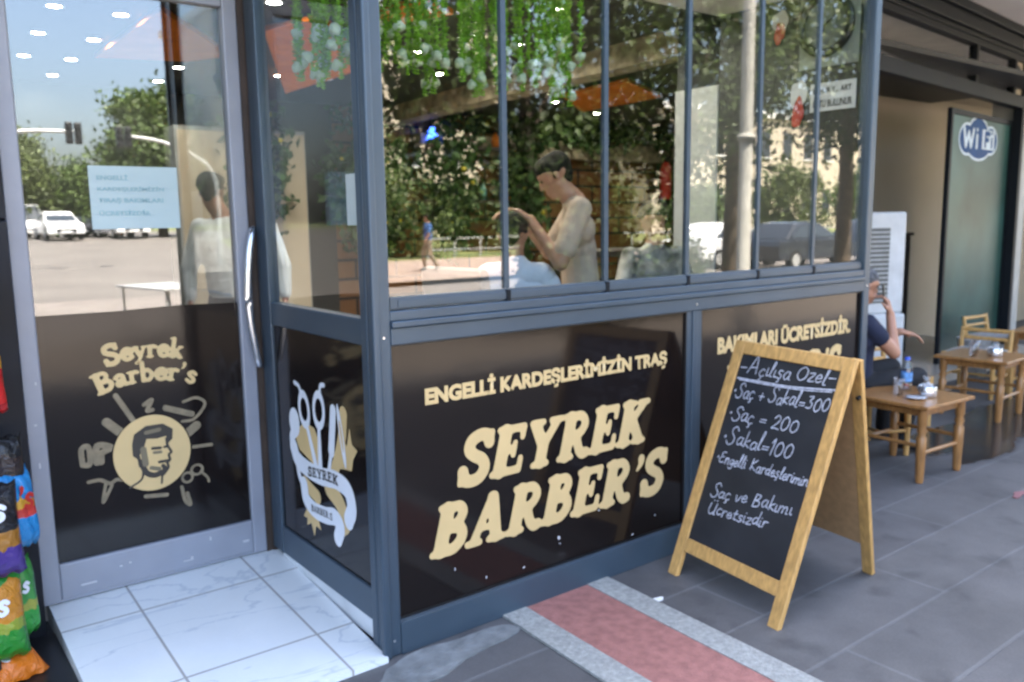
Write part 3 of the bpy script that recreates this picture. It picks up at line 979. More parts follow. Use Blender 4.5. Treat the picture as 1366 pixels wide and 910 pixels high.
def person(label, cat_loc, j, mats, voxel=0.012, hair=None, group=None, name='person', bare_forearm=True, hands=True, extra_hair=None, sleeve=.72):
    """j: joints in world space. mats: [skin, top, trousers, shoes]"""
    root = thing(name, label, 'person', cat_loc, 0, group)
    V = lambda k: Vector(j[k])
    caps = []
    f = V('face')
    caps += head_caps(j['head'], f, 0)
    neck = V('neck')
    caps.append((neck - Vector((0, 0, .03)), .06, Vector(j['head']) - Vector((0, 0, .05)) - f.normalized() * .015, .056, 0))
    pl = V('pelvis')
    sl, sr, hl, hr = V('sl'), V('sr'), V('hl'), V('hr')
    mid = pl.lerp(neck, .5)
    g = j.get('girth', 1.0)
    w = (sr - sl).normalized()
    # trunk, dressed in the top
    caps += [(sl.lerp(sr, .12) - Vector((0, 0, .01)), .062 * g, sr.lerp(sl, .12) - Vector((0, 0, .01)), .062 * g, 1),
             (sl.lerp(sr, .22) - Vector((0, 0, .10)), .105 * g, sr.lerp(sl, .22) - Vector((0, 0, .10)), .105 * g, 1),
             (neck.lerp(pl, .18), .085 * g, mid, .115 * g, 1),
             (mid - w * .055, .108 * g, mid + w * .055, .108 * g, 1),
             (mid - w * .05, .108 * g, pl - w * .06 + Vector((0, 0, .07)), .112 * g, 1),
             (mid + w * .05, .108 * g, pl + w * .06 + Vector((0, 0, .07)), .112 * g, 1),
             (neck - Vector((0, 0, .055)), .07, sl.lerp(sr, .25), .055, 1), (neck - Vector((0, 0, .055)), .07, sr.lerp(sl, .25), .055, 1),
             (hl.lerp(pl, .3), .105 * g, hr.lerp(pl, .3), .105 * g, 2)]
    for s_, e_, w_, h_ in (('sl', 'el', 'wl', 'handl'), ('sr', 'er', 'wr', 'handr')):
        if e_ not in j:
            continue
        a, b, c = V(s_), V(e_), V(w_)
        caps.append((a, .056, b, .040, 0))
        caps.append((b, .040, c, .027, 0))
        if bare_forearm:
            caps.append((a, .066, a.lerp(b, sleeve), .060, 1))
        else:
            caps.append((a, .066, b, .055, 1))
            caps.append((b, .055, c.lerp(b, .1), .042, 1))
        if h_ in j and hands:
            d, n, sg, cu = j[h_]
            caps += hand_caps(c, d, n, sg, cu, 0)
    for h_, k_, a_, t_ in (('hl', 'kl', 'al', 'tl'), ('hr', 'kr', 'ar', 'tr')):
        if k_ not in j:
            continue
        a, b, c = V(h_), V(k_), V(a_)
        caps.append((a, .092, b, .064, 2))
        caps.append((b, .064, c, .050, 2))
        caps.append((c - Vector((0, 0, .03)), .042, V(t_), .034, 3))
        caps.append((c, .036, c - Vector((0, 0, .03)), .04, 3))
    remeshed('body', caps, mats, voxel, root, cat_loc)
    if hair:
        c, ff, up = Vector(j['head']), f.normalized(), Vector((0, 0, 1))
        s = ff.cross(up).normalized()
        up = s.cross(ff)
        hc = [(c + up * .056 - ff * .035, .090, c + up * .060 + ff * .025, .078, 0),
              (c + up * .0 - ff * .055, .062, c + up * .055 - ff * .05, .080, 0),
              (c - up * .045 - ff * .062, .035, c - ff * .06, .06, 0)]
        for sg in (-1, 1):
            hc.append((c + s * .074 * sg + up * .05 - ff * .02, .024, c + s * .078 * sg - up * .012 + ff * .005, .012, 0))
            hc.append((c + s * .055 * sg + up * .045 - ff * .03, .045, c + s * .05 * sg + up * .075 + ff * .03, .038, 0))
        if extra_hair:
            hc += [(c + ff * q[0] + s * q[1] + up * q[2], q[3], c + ff * q[4] + s * q[5] + up * q[6], q[7], 0) for q in extra_hair]
        hc = [(c + (a - c) * HS, ra * HS, c + (b - c) * HS, rb * HS, t_) for a, ra, b, rb, t_ in hc]
        remeshed('hair', hc, [hair], max(voxel, .01), root, cat_loc, 3)
    if voxel < .012:
        c, ff, up = Vector(j['head']), f.normalized(), Vector((0, 0, 1))
        s = ff.cross(up).normalized()
        up = s.cross(ff)
        for sg in (-1, 1):
            mb = MB()
            mb.sphere(c + (ff * .088 + s * .034 * sg + up * .008) * HS, .008, 6)
            mb.build('eye', M['hair'], root, cat_loc)
    return root


# ------------------------------------------------------------------ foliage
def leaf_mesh(name, centers, size, mat, parent, origin=(0, 0, 0), flat=0.0, aspect=0.62):
    """one folded four-cornered leaf per centre"""
    n = len(centers)
    C = np.asarray(centers) - np.array(origin)
    a = rng.normal(size=(n, 3))
    a[:, 2] -= 0.4
    a /= np.linalg.norm(a, axis=1)[:, None]
    b = rng.normal(size=(n, 3))
    b -= (b * a).sum(1)[:, None] * a
    b /= np.linalg.norm(b, axis=1)[:, None]
    nn = np.cross(a, b)
    s = size * rng.uniform(.65, 1.3, n)[:, None]
    v = np.empty((n, 4, 3))
    v[:, 0] = C - a * s * .5
    v[:, 1] = C + b * s * aspect * .5 + nn * s * .12
    v[:, 2] = C + a * s * .55
    v[:, 3] = C - b * s * aspect * .5 + nn * s * .12
    me = bpy.data.meshes.new(name)
    me.vertices.add(n * 4)
    me.vertices.foreach_set('co', v.ravel())
    me.loops.add(n * 6)
    base = np.arange(n)[:, None] * 4
    li = np.concatenate([base + np.array([[0, 1, 2]]), base + np.array([[0, 2, 3]])], 1).ravel()
    me.loops.foreach_set('vertex_index', li.astype(np.int32))
    me.polygons.add(n * 2)
    me.polygons.foreach_set('loop_start', (np.arange(n * 2) * 3).astype(np.int32))
    me.update(calc_edges=True)
    me.validate()
    me.materials.append(mat)
    ob = bpy.data.objects.new(name, me)
    COL.objects.link(ob)
    ob.parent = parent
    return ob


def clumps(c, rad, nclump, per, spread, hollow=0.45):
    d = rng.normal(size=(nclump, 3))
    d /= np.linalg.norm(d, axis=1)[:, None]
    r = (hollow + (1 - hollow) * rng.random(nclump) ** .6)[:, None]
    cc = np.array(c) + d * r * np.array(rad) * rng.uniform(.85, 1.12, (nclump, 1))
    pts = cc[:, None, :] + rng.normal(size=(nclump, per, 3)) * spread * rng.uniform(.6, 1.3, (nclump, 1, 1))
    return cc, pts.reshape(-1, 3)


def tree(label, loc, h, rad, mat, nclump=90, per=120, leaf=.12, spread=.28, trunk_r=.14, group='street trees', hollow=.45, low=None, name='tree'):
    """loc: foot of the trunk; h: height of the crown's centre; rad: crown radii"""
    root = thing(name, label, 'tree', loc, 0, group)
    c = Vector((0, 0, h))
    cc, pts = clumps(c, rad, nclump, per, spread, hollow)
    if low is not None:
        pts = pts[pts[:, 2] > low]
    leaf_mesh('crown', pts, leaf, mat, root)
    mb = MB()
    base_h = h - rad[2] * .55
    mb.tube([(0, 0, -.1), (.03, .02, base_h * .5), (-.02, .03, base_h), (.0, 0, h)], [trunk_r * 1.2, trunk_r, trunk_r * .85, trunk_r * .4], 10)
    for k in range(9):
        e = Vector(cc[int(rng.integers(len(cc)))])
        s0 = Vector((0, 0, base_h * random.uniform(.75, 1.0)))
        m = s0.lerp(e, .5) + Vector((0, 0, .15))
        mb.tube([s0, m, e], [trunk_r * .45, trunk_r * .28, trunk_r * .1], 6)
    mb.build('trunk', M['bark'], root)
    return root


# ================================================================== GROUND AND STREET
def gz(y):
    if y > -20:
        return -.14
    if y > -45:
        return -.14 + (.94) * (-20 - y) / 25
    return .80


def sheet(name, poly_fn_x, ys, dz, mat):
    """ground sheet following the slope of the street: poly_fn_x(y) gives x-range"""
    mb = MB()
    v = []
    for y in ys:
        a, b = poly_fn_x(y)
        v += [(a, y, gz(y) + dz), (b, y, gz(y) + dz)]
    mb.add(v, [(2 * i + 1, 2 * i, 2 * i + 2, 2 * i + 3) for i in range(len(ys) - 1)])
    return structure(mb.build(name, mat))


sheet('ground', lambda y: (-500, 500), [60, -20, -45, -500], -.02, M['grass'])
sheet('road', lambda y: (-200, 200), [-8.4, -16.0], 0.0, M['asphalt'])
sheet('side_road', lambda y: (-45, 7.5 + (-16 - y) * .26), [-16.0, -20, -30, -45, -90], 0.0, M['asphalt_old'])
sheet('far_pavement', lambda y: (7.6 + (-16 - y) * .26, 120), [-16.0, -20, -23.5], .12, M['paving_pink'])
mb = MB()
mb.box(-40, 60, -4.6, 9.0, -.3, -.001)
def wet_stone(m):
    """spilt water between the tea tables: darker and glossier stone"""
    nt = m.node_tree
    p = [n for n in nt.nodes if n.type == 'BSDF_PRINCIPLED'][0]
    tc = N(nt, "ShaderNodeTexCoord")
    sp = N(nt, "ShaderNodeSeparateXYZ")
    nt.links.new(tc.outputs['Object'], sp.inputs[0])

    def mr(src, a, b, c=0.0, d=1.0):
        q = N(nt, "ShaderNodeMapRange", interpolation_type='SMOOTHSTEP')
        q.inputs['From Min'].default_value = a
        q.inputs['From Max'].default_value = b
        q.inputs['To Min'].default_value = c
        q.inputs['To Max'].default_value = d
        nt.links.new(src, q.inputs[0])
        return q.outputs[0]

    def mul(a, b):
        q = N(nt, "ShaderNodeMath", operation='MULTIPLY')
        nt.links.new(a, q.inputs[0])
        nt.links.new(b, q.inputs[1])
        return q.outputs[0]
    band = mul(mul(mr(sp.outputs[0], 3.3, 4.4), mr(sp.outputs[0], 7.5, 6.0)), mul(mr(sp.outputs[1], -.42, -.05), mr(sp.outputs[1], .6, .2)))
    nz = N(nt, "ShaderNodeTexNoise")
    nz.inputs['Scale'].default_value = 2.6
    nz.inputs['Detail'].default_value = 7
    nz.inputs['Distortion'].default_value = .5
    mp = N(nt, "ShaderNodeMapping")
    mp.inputs['Scale'].default_value = (.6, 1.4, 1)
    nt.links.new(tc.outputs['Object'], mp.inputs[0])
    nt.links.new(mp.outputs[0], nz.inputs['Vector'])
    ad = N(nt, "ShaderNodeMath", operation='MULTIPLY_ADD')
    nt.links.new(band, ad.inputs[0])
    ad.inputs[1].default_value = .55
    nt.links.new(nz.outputs[0], ad.inputs[2])
    w = mr(ad.outputs[0], .76, .88)
    old = p.inputs['Base Color'].links[0].from_socket
    mx = N(nt, "ShaderNodeMix", data_type='RGBA')
    nt.links.new(w, mx.inputs[0])
    nt.links.new(old, mx.inputs[6])
    mx.inputs[7].default_value = (.022, .023, .025, 1)
    nt.links.new(mx.outputs[2], p.inputs['Base Color'])
    nt.links.new(mr(w, 0, 1, .62, .16), p.inputs['Roughness'])


wet_stone(M['slab'])
structure(mb.build('pavement', M['slab']))
mb = MB()
mb.box(-40, 60, -8.4, -8.25, -.3, 0.004)
structure(mb.build('kerb', M['concrete'], bevel=.01))
mb = MB()
mb.box(-40, 60, -8.248, -4.602, -.3, -.001)
structure(mb.build('pavement_outer', M['paving_tan']))

# tiled guide strip crossing the pavement, laid as thin sheets above the slabs
mb = MB()
mb.prism([(.612, .03), (.935, .03), (.865, -2.2), (.55, -2.2)], (0, 0, .0), (1, 0, 0), (0, 1, 0), (0, 0, .006))
structure(mb.build('pavement_red_strip', M['red_tile']))
mb = MB()
mb.prism([(.50, .03), (.612, .03), (.55, -2.2), (.42, -2.2)], (0, 0, .0), (1, 0, 0), (0, 1, 0), (0, 0, .009))
mb.prism([(.935, .03), (1.05, .03), (.99, -2.2), (.865, -2.2)], (0, 0, .0), (1, 0, 0), (0, 1, 0), (0, 0, .009))
structure(mb.build('pavement_edging', M['concrete']))


def blob(cx, cy, rx, ry, n=26, k=.25):
    ph = [random.uniform(0, 6.28) for _ in range(3)]
    out = []
    for i in range(n):
        t = 2 * math.pi * i / n
        q = 1 + k * (math.sin(2 * t + ph[0]) * .5 + math.sin(3 * t + ph[1]) * .35 + math.sin(5 * t + ph[2]) * .3)
        out.append((cx + rx * q * math.cos(t), cy + ry * q * math.sin(t)))
    return out


mb = MB()
mb.prism(blob(.22, -.10, .24, .075), (0, 0, 0), (1, 0, 0), (0, 1, 0), (0, 0, .007))
mb.prism(blob(.06, -.13, .16, .10), (0, 0, 0), (1, 0, 0), (0, 1, 0), (0, 0, .0055))
structure(mb.build('pavement_cement_patch', M['cement']))
mb = MB()
mb = MB()
mb.prism(blob(3.49, -.64, .07, .022, k=.5), (0, 0, 0), (1, 0, 0), (0, 1, 0), (0, 0, .005))
structure(mb.build('pavement_paint_mark', pmat('faded red paint', (.24, .11, .115), .8)))
mb = MB()
q = blob(1.06, -.275, .032, .015, 12, .3)
mb.prism(q, (0, 0, .002), (1, 0, 0), (0, 1, .02), (0, 0, .006))
tag(mb.build('paper_scrap', M['paper']), 'small scrap of white paper on the grey slabs beside the A-board', 'litter')

# ================================================================== TILED ENTRANCE STEP
mb = MB()
mb.add([(-.872, -.022, .018), (-.006, -.022, .018), (.03, 1.14, .0895), (-.872, 1.14, .0895), (-.872, -.022, -.05), (-.006, -.022, -.05), (.03, 1.14, -.05), (-.872, 1.14, -.05)],
       [(0, 1, 2, 3), (0, 4, 5, 1), (3, 7, 4, 0), (1, 5, 6, 2), (2, 6, 7, 3)])
tag(mb.build('entrance_step', M['tile']), 'sloping doorstep of white veined marble tiles before the shop door', 'step')
mb = MB()
mb.box(.018, .05, .0, .93, .02, .103)
tag(mb.build('curb_strip', M['white_plastic']), 'narrow white strip under the scissors window beside the doorstep', 'kerb')

# ================================================================== SHOP FRONT BAY
bay = thing('shop_window_bay', 'anthracite framed barbershop window bay with cream lettering on black panels', 'shop front', (0, 0, 0))
TOP = 3.0
mb = MB()
mb.box(.0, .06, -.004, .055, .0, TOP)
mb.box(.0, .05, .055, .102, .0, TOP)
mb.box(-.012, .018, -.014, .016, .0, TOP)
mb.build('corner_post', M['frame'], bay, bevel=.008)
mb = MB()
mb.box(2.958, 3.012, -.006, .07, -.02, TOP)
mb.box(3.012, 3.026, .0, .07, -.02, TOP)
mb.build('end_post', M['frame'], bay, bevel=.006)
mb = MB()
mb.box(1.540, 1.638, .004, .07, .118, 1.092)
mb.box(1.572, 1.606, -.002, .004, .118, 1.092)
mb.build('middle_post', M['frame'], bay, bevel=.004)
mb = MB()
mb.box(.058, 2.96, -.006, .07, .0, .119)
mb.box(.058, 2.96, .0, .07, .119, .124)
mb.build('bottom_rail', M['frame'], bay, bevel=.004)
mb = MB()
mb.box(.058, 2.96, -.006, .085, 1.091, 1.150)
mb.box(.058, 2.96, -.016, .085, 1.150, 1.172)
mb.box(.058, 2.96, -.003, .085, 1.172, 1.206)
mb.build('sill_rail', M['frame'], bay, bevel=.004)
mb = MB()
mb.box(.0, 3.02, -.02, .1, 2.86, TOP)
mb.box(.0, .1, .1, DOOR_Y, 2.86, TOP)
mb.build('header', M['frame'], bay)
# six folding panes over the sill
PX = [.066, .558, 1.060, 1.548, 2.045, 2.503, 2.952]
for i in range(6):
    a, b = PX[i] + .002, PX[i + 1] - .002
    mb = MB()
    mb.box(a, b, .022, .030, 1.235, 2.858)
    g = mb.build('window_pane', M['glass'], bay)
    mb = MB()
    mb.box(a, b, .012, .040, 1.209, 1.250)
    mb.box(a + (.028 if i == 0 else 0), b, .008, .012, 1.214, 1.240)
    mb.build('pane_rail', M['frame'] if i else M['frame'], g, bevel=.003)
    if i < 5:
        mb = MB()
        mb.box(b - .009, b + .013, .016, .036, 1.252, 2.858)
        mb.build('edge_seal', M['frame'], g)
        mb = MB()
        mb.box(b - .008, b + .012, .0045, .042, 1.196, 1.247)
        mb.build('hinge', M['frame_dark'], g, bevel=.002)
for (a, b) in ((.058, 1.541), (1.637, 2.959)):
    mb = MB()
    mb.box(a, a + .006, .006, .0155, .124, 1.091)
    mb.box(b - .006, b, .006, .0155, .124, 1.091)
    mb.box(a + .006, b - .006, .006, .0155, 1.085, 1.0905)
    mb.box(a + .006, b - .006, .006, .0155, .1245, .130)
    mb.build('gasket', M['black_plastic'], bay)
for x in (.03, 1.589, 2.985):
    for z in (.06, 1.12):
        mb = MB()
        y0 = -.0045 if x < .1 else (-.0065 if (z < .1 or x > 2.9 or z > 1.1) else -.002)
        mb.tube([(x, y0, z), (x, y0 - .0015, z)], .0045, 10)
        mb.build('screw', M['steel'], bay)
A_map = lambda off: (lambda u, v: Vector((u, .016 - off, v)))
mb = MB()
mb.box(.056, 1.545, .016, .03, .115, 1.095)
random.seed(77)
for (x, z, r) in ((.80, .235, .006), (.805, .21, .004), (1.02, .30, .005), (1.22, .145, .006), (.44, .17, .004), (1.36, .20, .004), (.62, .16, .005), (1.12, .42, .003), (.30, .24, .003), (.92, .36, .003)):
    mb.prism(blob(x, z, r, r * random.uniform(.6, 1.8), 10, .4), (0, .0161, 0), (1, 0, 0), (0, 0, 1), (0, -.001, 0), 1)
p1 = mb.build('sign_panel', [M['vinyl'], M['scuff']], bay)
mb = MB()
mb.box(1.634, 2.96, .016, .03, .115, 1.095)
p2 = mb.build('sign_panel', M['vinyl'], bay)
font_mesh('ENGELLİ KARDEŞLERİMİZİN TRAŞ', .193, 1.424, .852, .944, A_map(.0015), .055, p1, 'lettering', M['gold'])
font_mesh('BAKIMLARI ÜCRETSİZDİR.', 1.765, 2.875, .872, .975, A_map(.0015), .055, p2, 'lettering', M['gold'])
st, w = fat_strokes('SEYREK', .2, .26, 1.07)
stroke_mesh(fit_strokes(st, .315, 1.325, .538, .744), .0025, A_map(.0015), soft=9).build('lettering', M['gold'], p1)
st, w = fat_strokes("BARBER'S", .2, .26, 1.07)
stroke_mesh(fit_strokes(st, .190, 1.440, .296, .502), .0025, A_map(.0015), soft=9).build('lettering', M['gold'], p1)
st, w = fat_strokes("BARBER'S", .2, .26, 1.07)
stroke_mesh(fit_strokes(st, 1.80, 2.80, .655, .820), .0025, A_map(.0015), soft=9).build('lettering', M['gold'], p2)
# side face towards the door
mb = MB()
mb.box(.002, .05, .895, 1.0, .102, TOP)
mb.build('jamb', M['frame'], bay, bevel=.005)
mb = MB()
mb.box(-.0235, .0015, DOOR_Y - .012, DOOR_Y + .06, .02, 2.43)
mb.box(.002, .06, 1.0005, DOOR_Y + .06, .02, 2.75)
mb.build('door_jamb', M['brown_dark'], bay)
mb = MB()
mb.box(.004, .055, .102, .895, 1.086, 1.178)
mb.build('side_middle_rail', M['frame'], bay, bevel=.004)
mb = MB()
mb.box(.004, .055, .102, .895, .103, .222)
mb.build('side_bottom_rail', M['frame'], bay, bevel=.004)
mb = MB()
mb.box(.020, .028, .1, .9, 1.17, 2.87)
g = mb.build('side_window_pane', M['glass_side'], bay)
mb = MB()
mb.box(.014, .026, .1, .9, .215, 1.09)
p3 = mb.build('side_panel', M['vinyl'], bay)
# scissors emblem: u runs from the door side to the corner, v is height
B_map = lambda off: (lambda u, v: Vector((.014 - off, .85 - u, v)))


def filled(fn, bounds, cell, off, name, mat, parent, mp):
    return fill_sdf(fn, bounds, cell, mp(off)).build(name, mat, parent)


def union(*fs):
    return lambda X, Y: np.minimum.reduce([f(X, Y) for f in fs])


def minus(a, b):
    return lambda X, Y: np.maximum(a(X, Y), -b(X, Y))


def stk(st):
    return lambda X, Y: sdf_strokes(X, Y, st)


def ring(cx, cy, rx, ry, w, rot=0.0):
    def f(X, Y):
        c, s = math.cos(rot), math.sin(rot)
        a, b = (X - cx) * c + (Y - cy) * s, -(X - cx) * s + (Y - cy) * c
        q = np.sqrt((a / rx) ** 2 + (b / ry) ** 2)
        return np.abs(q - 1) * min(rx, ry) - w
    return f


def ell(cx, cy, rx, ry):
    return lambda X, Y: (np.sqrt(((X - cx) / rx) ** 2 + ((Y - cy) / ry) ** 2) - 1) * min(rx, ry)


def pol(p):
    return lambda X, Y: sdf_poly(X, Y, p)


EB = (.02, .72, .24, .93)
gold_bits = union(pol([(.52, .66), (.56, .72), (.585, .70), (.61, .775), (.625, .715), (.665, .70), (.63, .66), (.615, .615), (.565, .61), (.51, .60)]),
                  pol([(.15, .68), (.22, .725), (.31, .715), (.36, .66), (.33, .55), (.26, .575), (.16, .60), (.13, .64)]),
                  stk([(catmull([(.565, .815), (.545, .72), (.49, .61), (.44, .53)]), .030)]),
                  pol([(.17, .325), (.22, .385), (.30, .37), (.33, .31), (.285, .315), (.265, .265), (.24, .315), (.20, .295), (.205, .325)]),
                  stk([(catmull([(.42, .505), (.50, .47), (.545, .41), (.52, .385)]), .040)]),
                  stk([(catmull([(.20, .47), (.25, .455), (.31, .44)]), .03)]))
filled(gold_bits, EB, .0035, .001, 'emblem_gold', M['gold'], p3, B_map)
white_bits = union(
    ring(.225, .775, .043, .062, .011, .15), ring(.36, .795, .043, .062, .011, -.1),
    stk([(catmull([(.205, .83), (.185, .862), (.145, .872)]), .009), (catmull([(.375, .855), (.385, .892), (.415, .90)]), .009),
         ([(.245, .715), (.325, .54)], (.012, .018)), ([(.355, .73), (.35, .53)], (.012, .02)),
         ([(.485, .815), (.455, .655)], .024), ([(.455, .655), (.42, .55)], .012)]),
    ring(.545, .73, .012, .09, .004, .22),
    ell(.125, .705, .050, .060),
    stk([(catmull([(.105, .60), (.14, .555), (.24, .535), (.36, .535), (.48, .55), (.575, .535), (.605, .475), (.575, .42)]), .036)]),
    stk([(catmull([(.13, .67), (.095, .64), (.10, .59)]), .024)]),
    stk([(catmull([(.19, .46), (.205, .405), (.28, .38), (.38, .385), (.46, .40), (.505, .375), (.48, .325)]), .034)]),
    stk([(catmull([(.135, .53), (.155, .48), (.21, .44)]), .016)]))
filled(white_bits, EB, .0035, .002, 'emblem_white', M['white_vinyl'], p3, B_map)
st, w = fat_strokes('SEYREK', .04, 0, 1.05)
st = fit_strokes(st, .0, .27, .0, .042)
bend = lambda s: [([(x + .235, y + .517 + .014 * math.sin((x / .27 - .3) * 2.4)) for x, y in pts], r * .8) for pts, r in s]
stroke_mesh(bend(st), .002, B_map(.003)).build('emblem_text', M['ink'], p3)
st, w = fat_strokes("BARBER'S", .03, 0, 1.05)
st = fit_strokes([s for s in st if not hasattr(s[1], '__len__')], .0, .19, .0, .030)
stroke_mesh([([(x + .25, y + .368 + .012 * (x / .19)) for x, y in pts], r * .7) for pts, r in st], .002, B_map(.003)).build('emblem_text', M['ink'], p3)

# ================================================================== SHOP DOOR
door = thing('shop_door', 'grey framed glass shop door with black lower panel and curved steel handle', 'door', (-.46, DOOR_Y, .0))
DO = (-.46, DOOR_Y, .0)
mb = MB()
mb.box(-.892, -.828, DOOR_Y - .02, DOOR_Y + .04, .088, 2.42)
mb.build('stile', M['door_alu'], door, DO, bevel=.006)
mb = MB()
mb.box(-.085, -.026, DOOR_Y - .02, DOOR_Y + .04, .088, 2.42)
mb.build('stile', M['door_alu'], door, DO, bevel=.006)
mb = MB()
mb.box(-.828, -.085, DOOR_Y - .017, DOOR_Y + .037, .100, .237)
mb.box(-.88, -.03, DOOR_Y - .012, DOOR_Y + .03, .086, .100)
mb.build('bottom_rail', M['door_alu'], door, DO, bevel=.005)
mb = MB()
mb.box(-.828, -.085, DOOR_Y - .017, DOOR_Y + .037, 2.345, 2.42)
mb.build('top_rail', M['door_alu'], door, DO, bevel=.005)
mb = MB()
mb.box(-.83, -.083, DOOR_Y + .008, DOOR_Y + .016, .235, 2.347)
mb.build('window_pane', M['glass_door'], door, DO)
mb = MB()
mb.prism([(-.829, .236), (-.084, .236), (-.084, 1.176), (-.30, 1.181), (-.55, 1.174), (-.829, 1.176)], (0, DOOR_Y + .002, 0), (1, 0, 0), (0, 0, 1), (0, .004, 0))
dp = mb.build('door_panel', M['vinyl'], door, DO)
mb = MB()
hp = [(-.012, DOOR_Y - .022, 1.478), (-.028, DOOR_Y - .05, 1.455), (-.047, DOOR_Y - .06, 1.37), (-.058, DOOR_Y - .062, 1.27), (-.062, DOOR_Y - .062, 1.19), (-.058, DOOR_Y - .062, 1.10), (-.045, DOOR_Y - .06, 1.0), (-.030, DOOR_Y - .05, .925), (-.014, DOOR_Y - .022, .905)]
mb.tube(catmull(hp, 6), .0135, 14)
mb.build('handle', M['steel'], door, DO)
random.seed(31)
mb = MB()
for (x, z, w, h) in ((-.76, .137, .055, .006), (-.62, .175, .010, .006), (-.585, .18, .008, .008), (-.38, .13, .04, .005), (-.35, .133, .010, .011), (-.13, .15, .025, .009), (-.27, .195, .008, .015), (-.862, .62, .005, .02), (-.865, .78, .009, .005), (-.85, .93, .005, .010)):
    mb.box(x, x + w, DOOR_Y - .0215, DOOR_Y - .0165, z, z + h)
mb.build('scuff_marks', M['scuff'], door, DO)
D_map = lambda off: (lambda u, v: Vector((u - DO[0], DOOR_Y + .002 - off - DO[1], v)))


def arc_text(text, h, cx, x0, x1, zmid, sag):
    st, w = fat_strokes(text, h, 0, .96)
    k = (x1 - x0) / w
    out = []
    for pts, r in st:
        q = []
        for x, y in pts:
            u = x0 + x * k
            t = (u - cx) / ((x1 - x0) / 2)
            sl = -2 * sag * t / ((x1 - x0) / 2)
            q.append((u - y * sl * .9, zmid - sag * t * t + y))
        out.append((q, r))
    return out


stroke_mesh(arc_text('Seyrek', .079, -.462, -.605, -.325, .985, .020), .0014, D_map(.001), soft=5).build('lettering', M['gold'], dp)
stroke_mesh(arc_text("Barber's", .079, -.462, -.640, -.282, .892, .036), .0014, D_map(.001), soft=5).build('lettering', M['gold'], dp)
cx, cz = -.461, .602
filled(ell(cx, cz, .146, .153), (cx - .17, cx + .17, cz - .17, cz + .17), .004, .001, 'emblem_disc', M['gold'], dp, D_map)
# bearded man's portrait in dark ink
hairp = [(-.075, .045), (-.065, .085), (-.02, .112), (.045, .112), (.082, .085), (.078, .045), (.062, .03), (.055, .06), (.02, .055), (-.02, .06), (-.03, .03), (-.045, .01), (-.055, -.02), (-.075, .0)]
hairp = [(cx + x, cz + y) for x, y in hairp]
face_lines = [([(-.055, .0), (-.050, -.045)], .006), ([(-.045, -.03), (-.03, -.075), (.0, -.092), (.032, -.085)], .011), ([(.055, .05), (.058, .02), (.070, -.008), (.060, -.018), (.063, -.04), (.052, -.05), (.055, -.07), (.035, -.095)], .005),
              ([(.0, .018), (.03, .015)], .006), ([(.045, .016), (.058, .016)], .005), ([(.022, -.042), (.056, -.042)], .006), ([(.035, -.06), (.045, -.075)], .008), ([(-.04, -.06), (-.05, -.1), (-.095, -.125)], .004), ([(.03, -.09), (.025, -.13)], .004)]
face_st = [(catmull([(cx + x, cz + y) for x, y in p]), r) for p, r in face_lines]
filled(union(pol(hairp), stk(face_st)), (cx - .14, cx + .12, cz - .15, cz + .14), .003, .002, 'emblem_portrait', M['ink'], dp, D_map)
shade = [([(-.035, .02), (-.03, -.04)], .012), ([(.005, .0), (.03, -.002)], .006), ([(-.02, .085), (.03, .09)], .008), ([(-.01, -.06), (.02, -.07)], .008)]
filled(stk([([(cx + x, cz + y) for x, y in p], r) for p, r in shade]), (cx - .14, cx + .12, cz - .15, cz + .14), .003, .0028, 'emblem_shading', M['ink_soft'], dp, D_map)
tools = union(stk([([(-.62, .752), (-.56, .69)], .017), ([(-.58, .85), (-.525, .745)], .010), ([(-.32, .66), (-.285, .685)], .018), ([(-.305, .598), (-.23, .595)], .007),
                   ([(-.40, .775), (-.30, .735)], .012), (catmull([(-.33, .79), (-.28, .80), (-.245, .77), (-.29, .715), (-.34, .71)]), .006),
                   (catmull([(-.70, .53), (-.66, .53), (-.625, .51), (-.60, .52), (-.57, .51)]), .007), (catmull([(-.64, .515), (-.655, .44), (-.62, .50)]), .006),
                   (catmull([(-.715, .60), (-.715, .66), (-.69, .665), (-.69, .60), (-.715, .60)]), .010), (catmull([(-.665, .60), (-.66, .665), (-.61, .65), (-.645, .635), (-.65, .60)]), .012),
                   (catmull([(-.48, .80), (-.45, .815), (-.47, .775), (-.45, .775)]), .008), ([(-.50, .43), (-.42, .42)], .008), (catmull([(-.36, .44), (-.35, .38), (-.33, .36), (-.34, .41)]), .007)]),
              ring(-.335, .475, .020, .020, .005), ring(-.295, .50, .022, .020, .005), stk([(catmull([(-.28, .49), (-.255, .46), (-.25, .44)]), .005)]))
fill_sdf(lambda X, Y: np.maximum(tools(X, Y), -(np.hypot(X - cx, Y - cz) - .152)), (-.74, -.20, .34, .88), .003, D_map(.001)).build('emblem_tools', M['gold_dim'], dp)

# notice inside the door glass
P = thing('poster', 'pale blue notice with four lines of capitals on the glass shop door', 'notice', (-.45, DOOR_Y + .006, 1.60))
PO = (-.45, DOOR_Y + .006, 1.60)
mb = MB()
mb.box(-.610, -.292, DOOR_Y + .0055, DOOR_Y + .0065, 1.486, 1.72)
pb = mb.build('sheet', M['poster'], P, PO)
P_map = lambda u, v: Vector((u - PO[0], -.0015, v - PO[2]))
for i, (t, x1) in enumerate((('ENGELLİ', -.475), ('KARDEŞLERİMİZİN', -.345), ('TIRAŞ BAKIMLARI', -.35), ('ÜCRETSİZDİR', -.40))):
    font_mesh(t, -.583, x1, 1.668 - i * .044, 1.690 - i * .044, P_map, .03, pb, 'lettering', M['poster_ink'])
tag(MB().box(.045, .0465, .052, .252, 1.488, 1.662).build('paper_notice', M['paper']), 'white sheet of paper taped inside the narrow side window', 'notice')

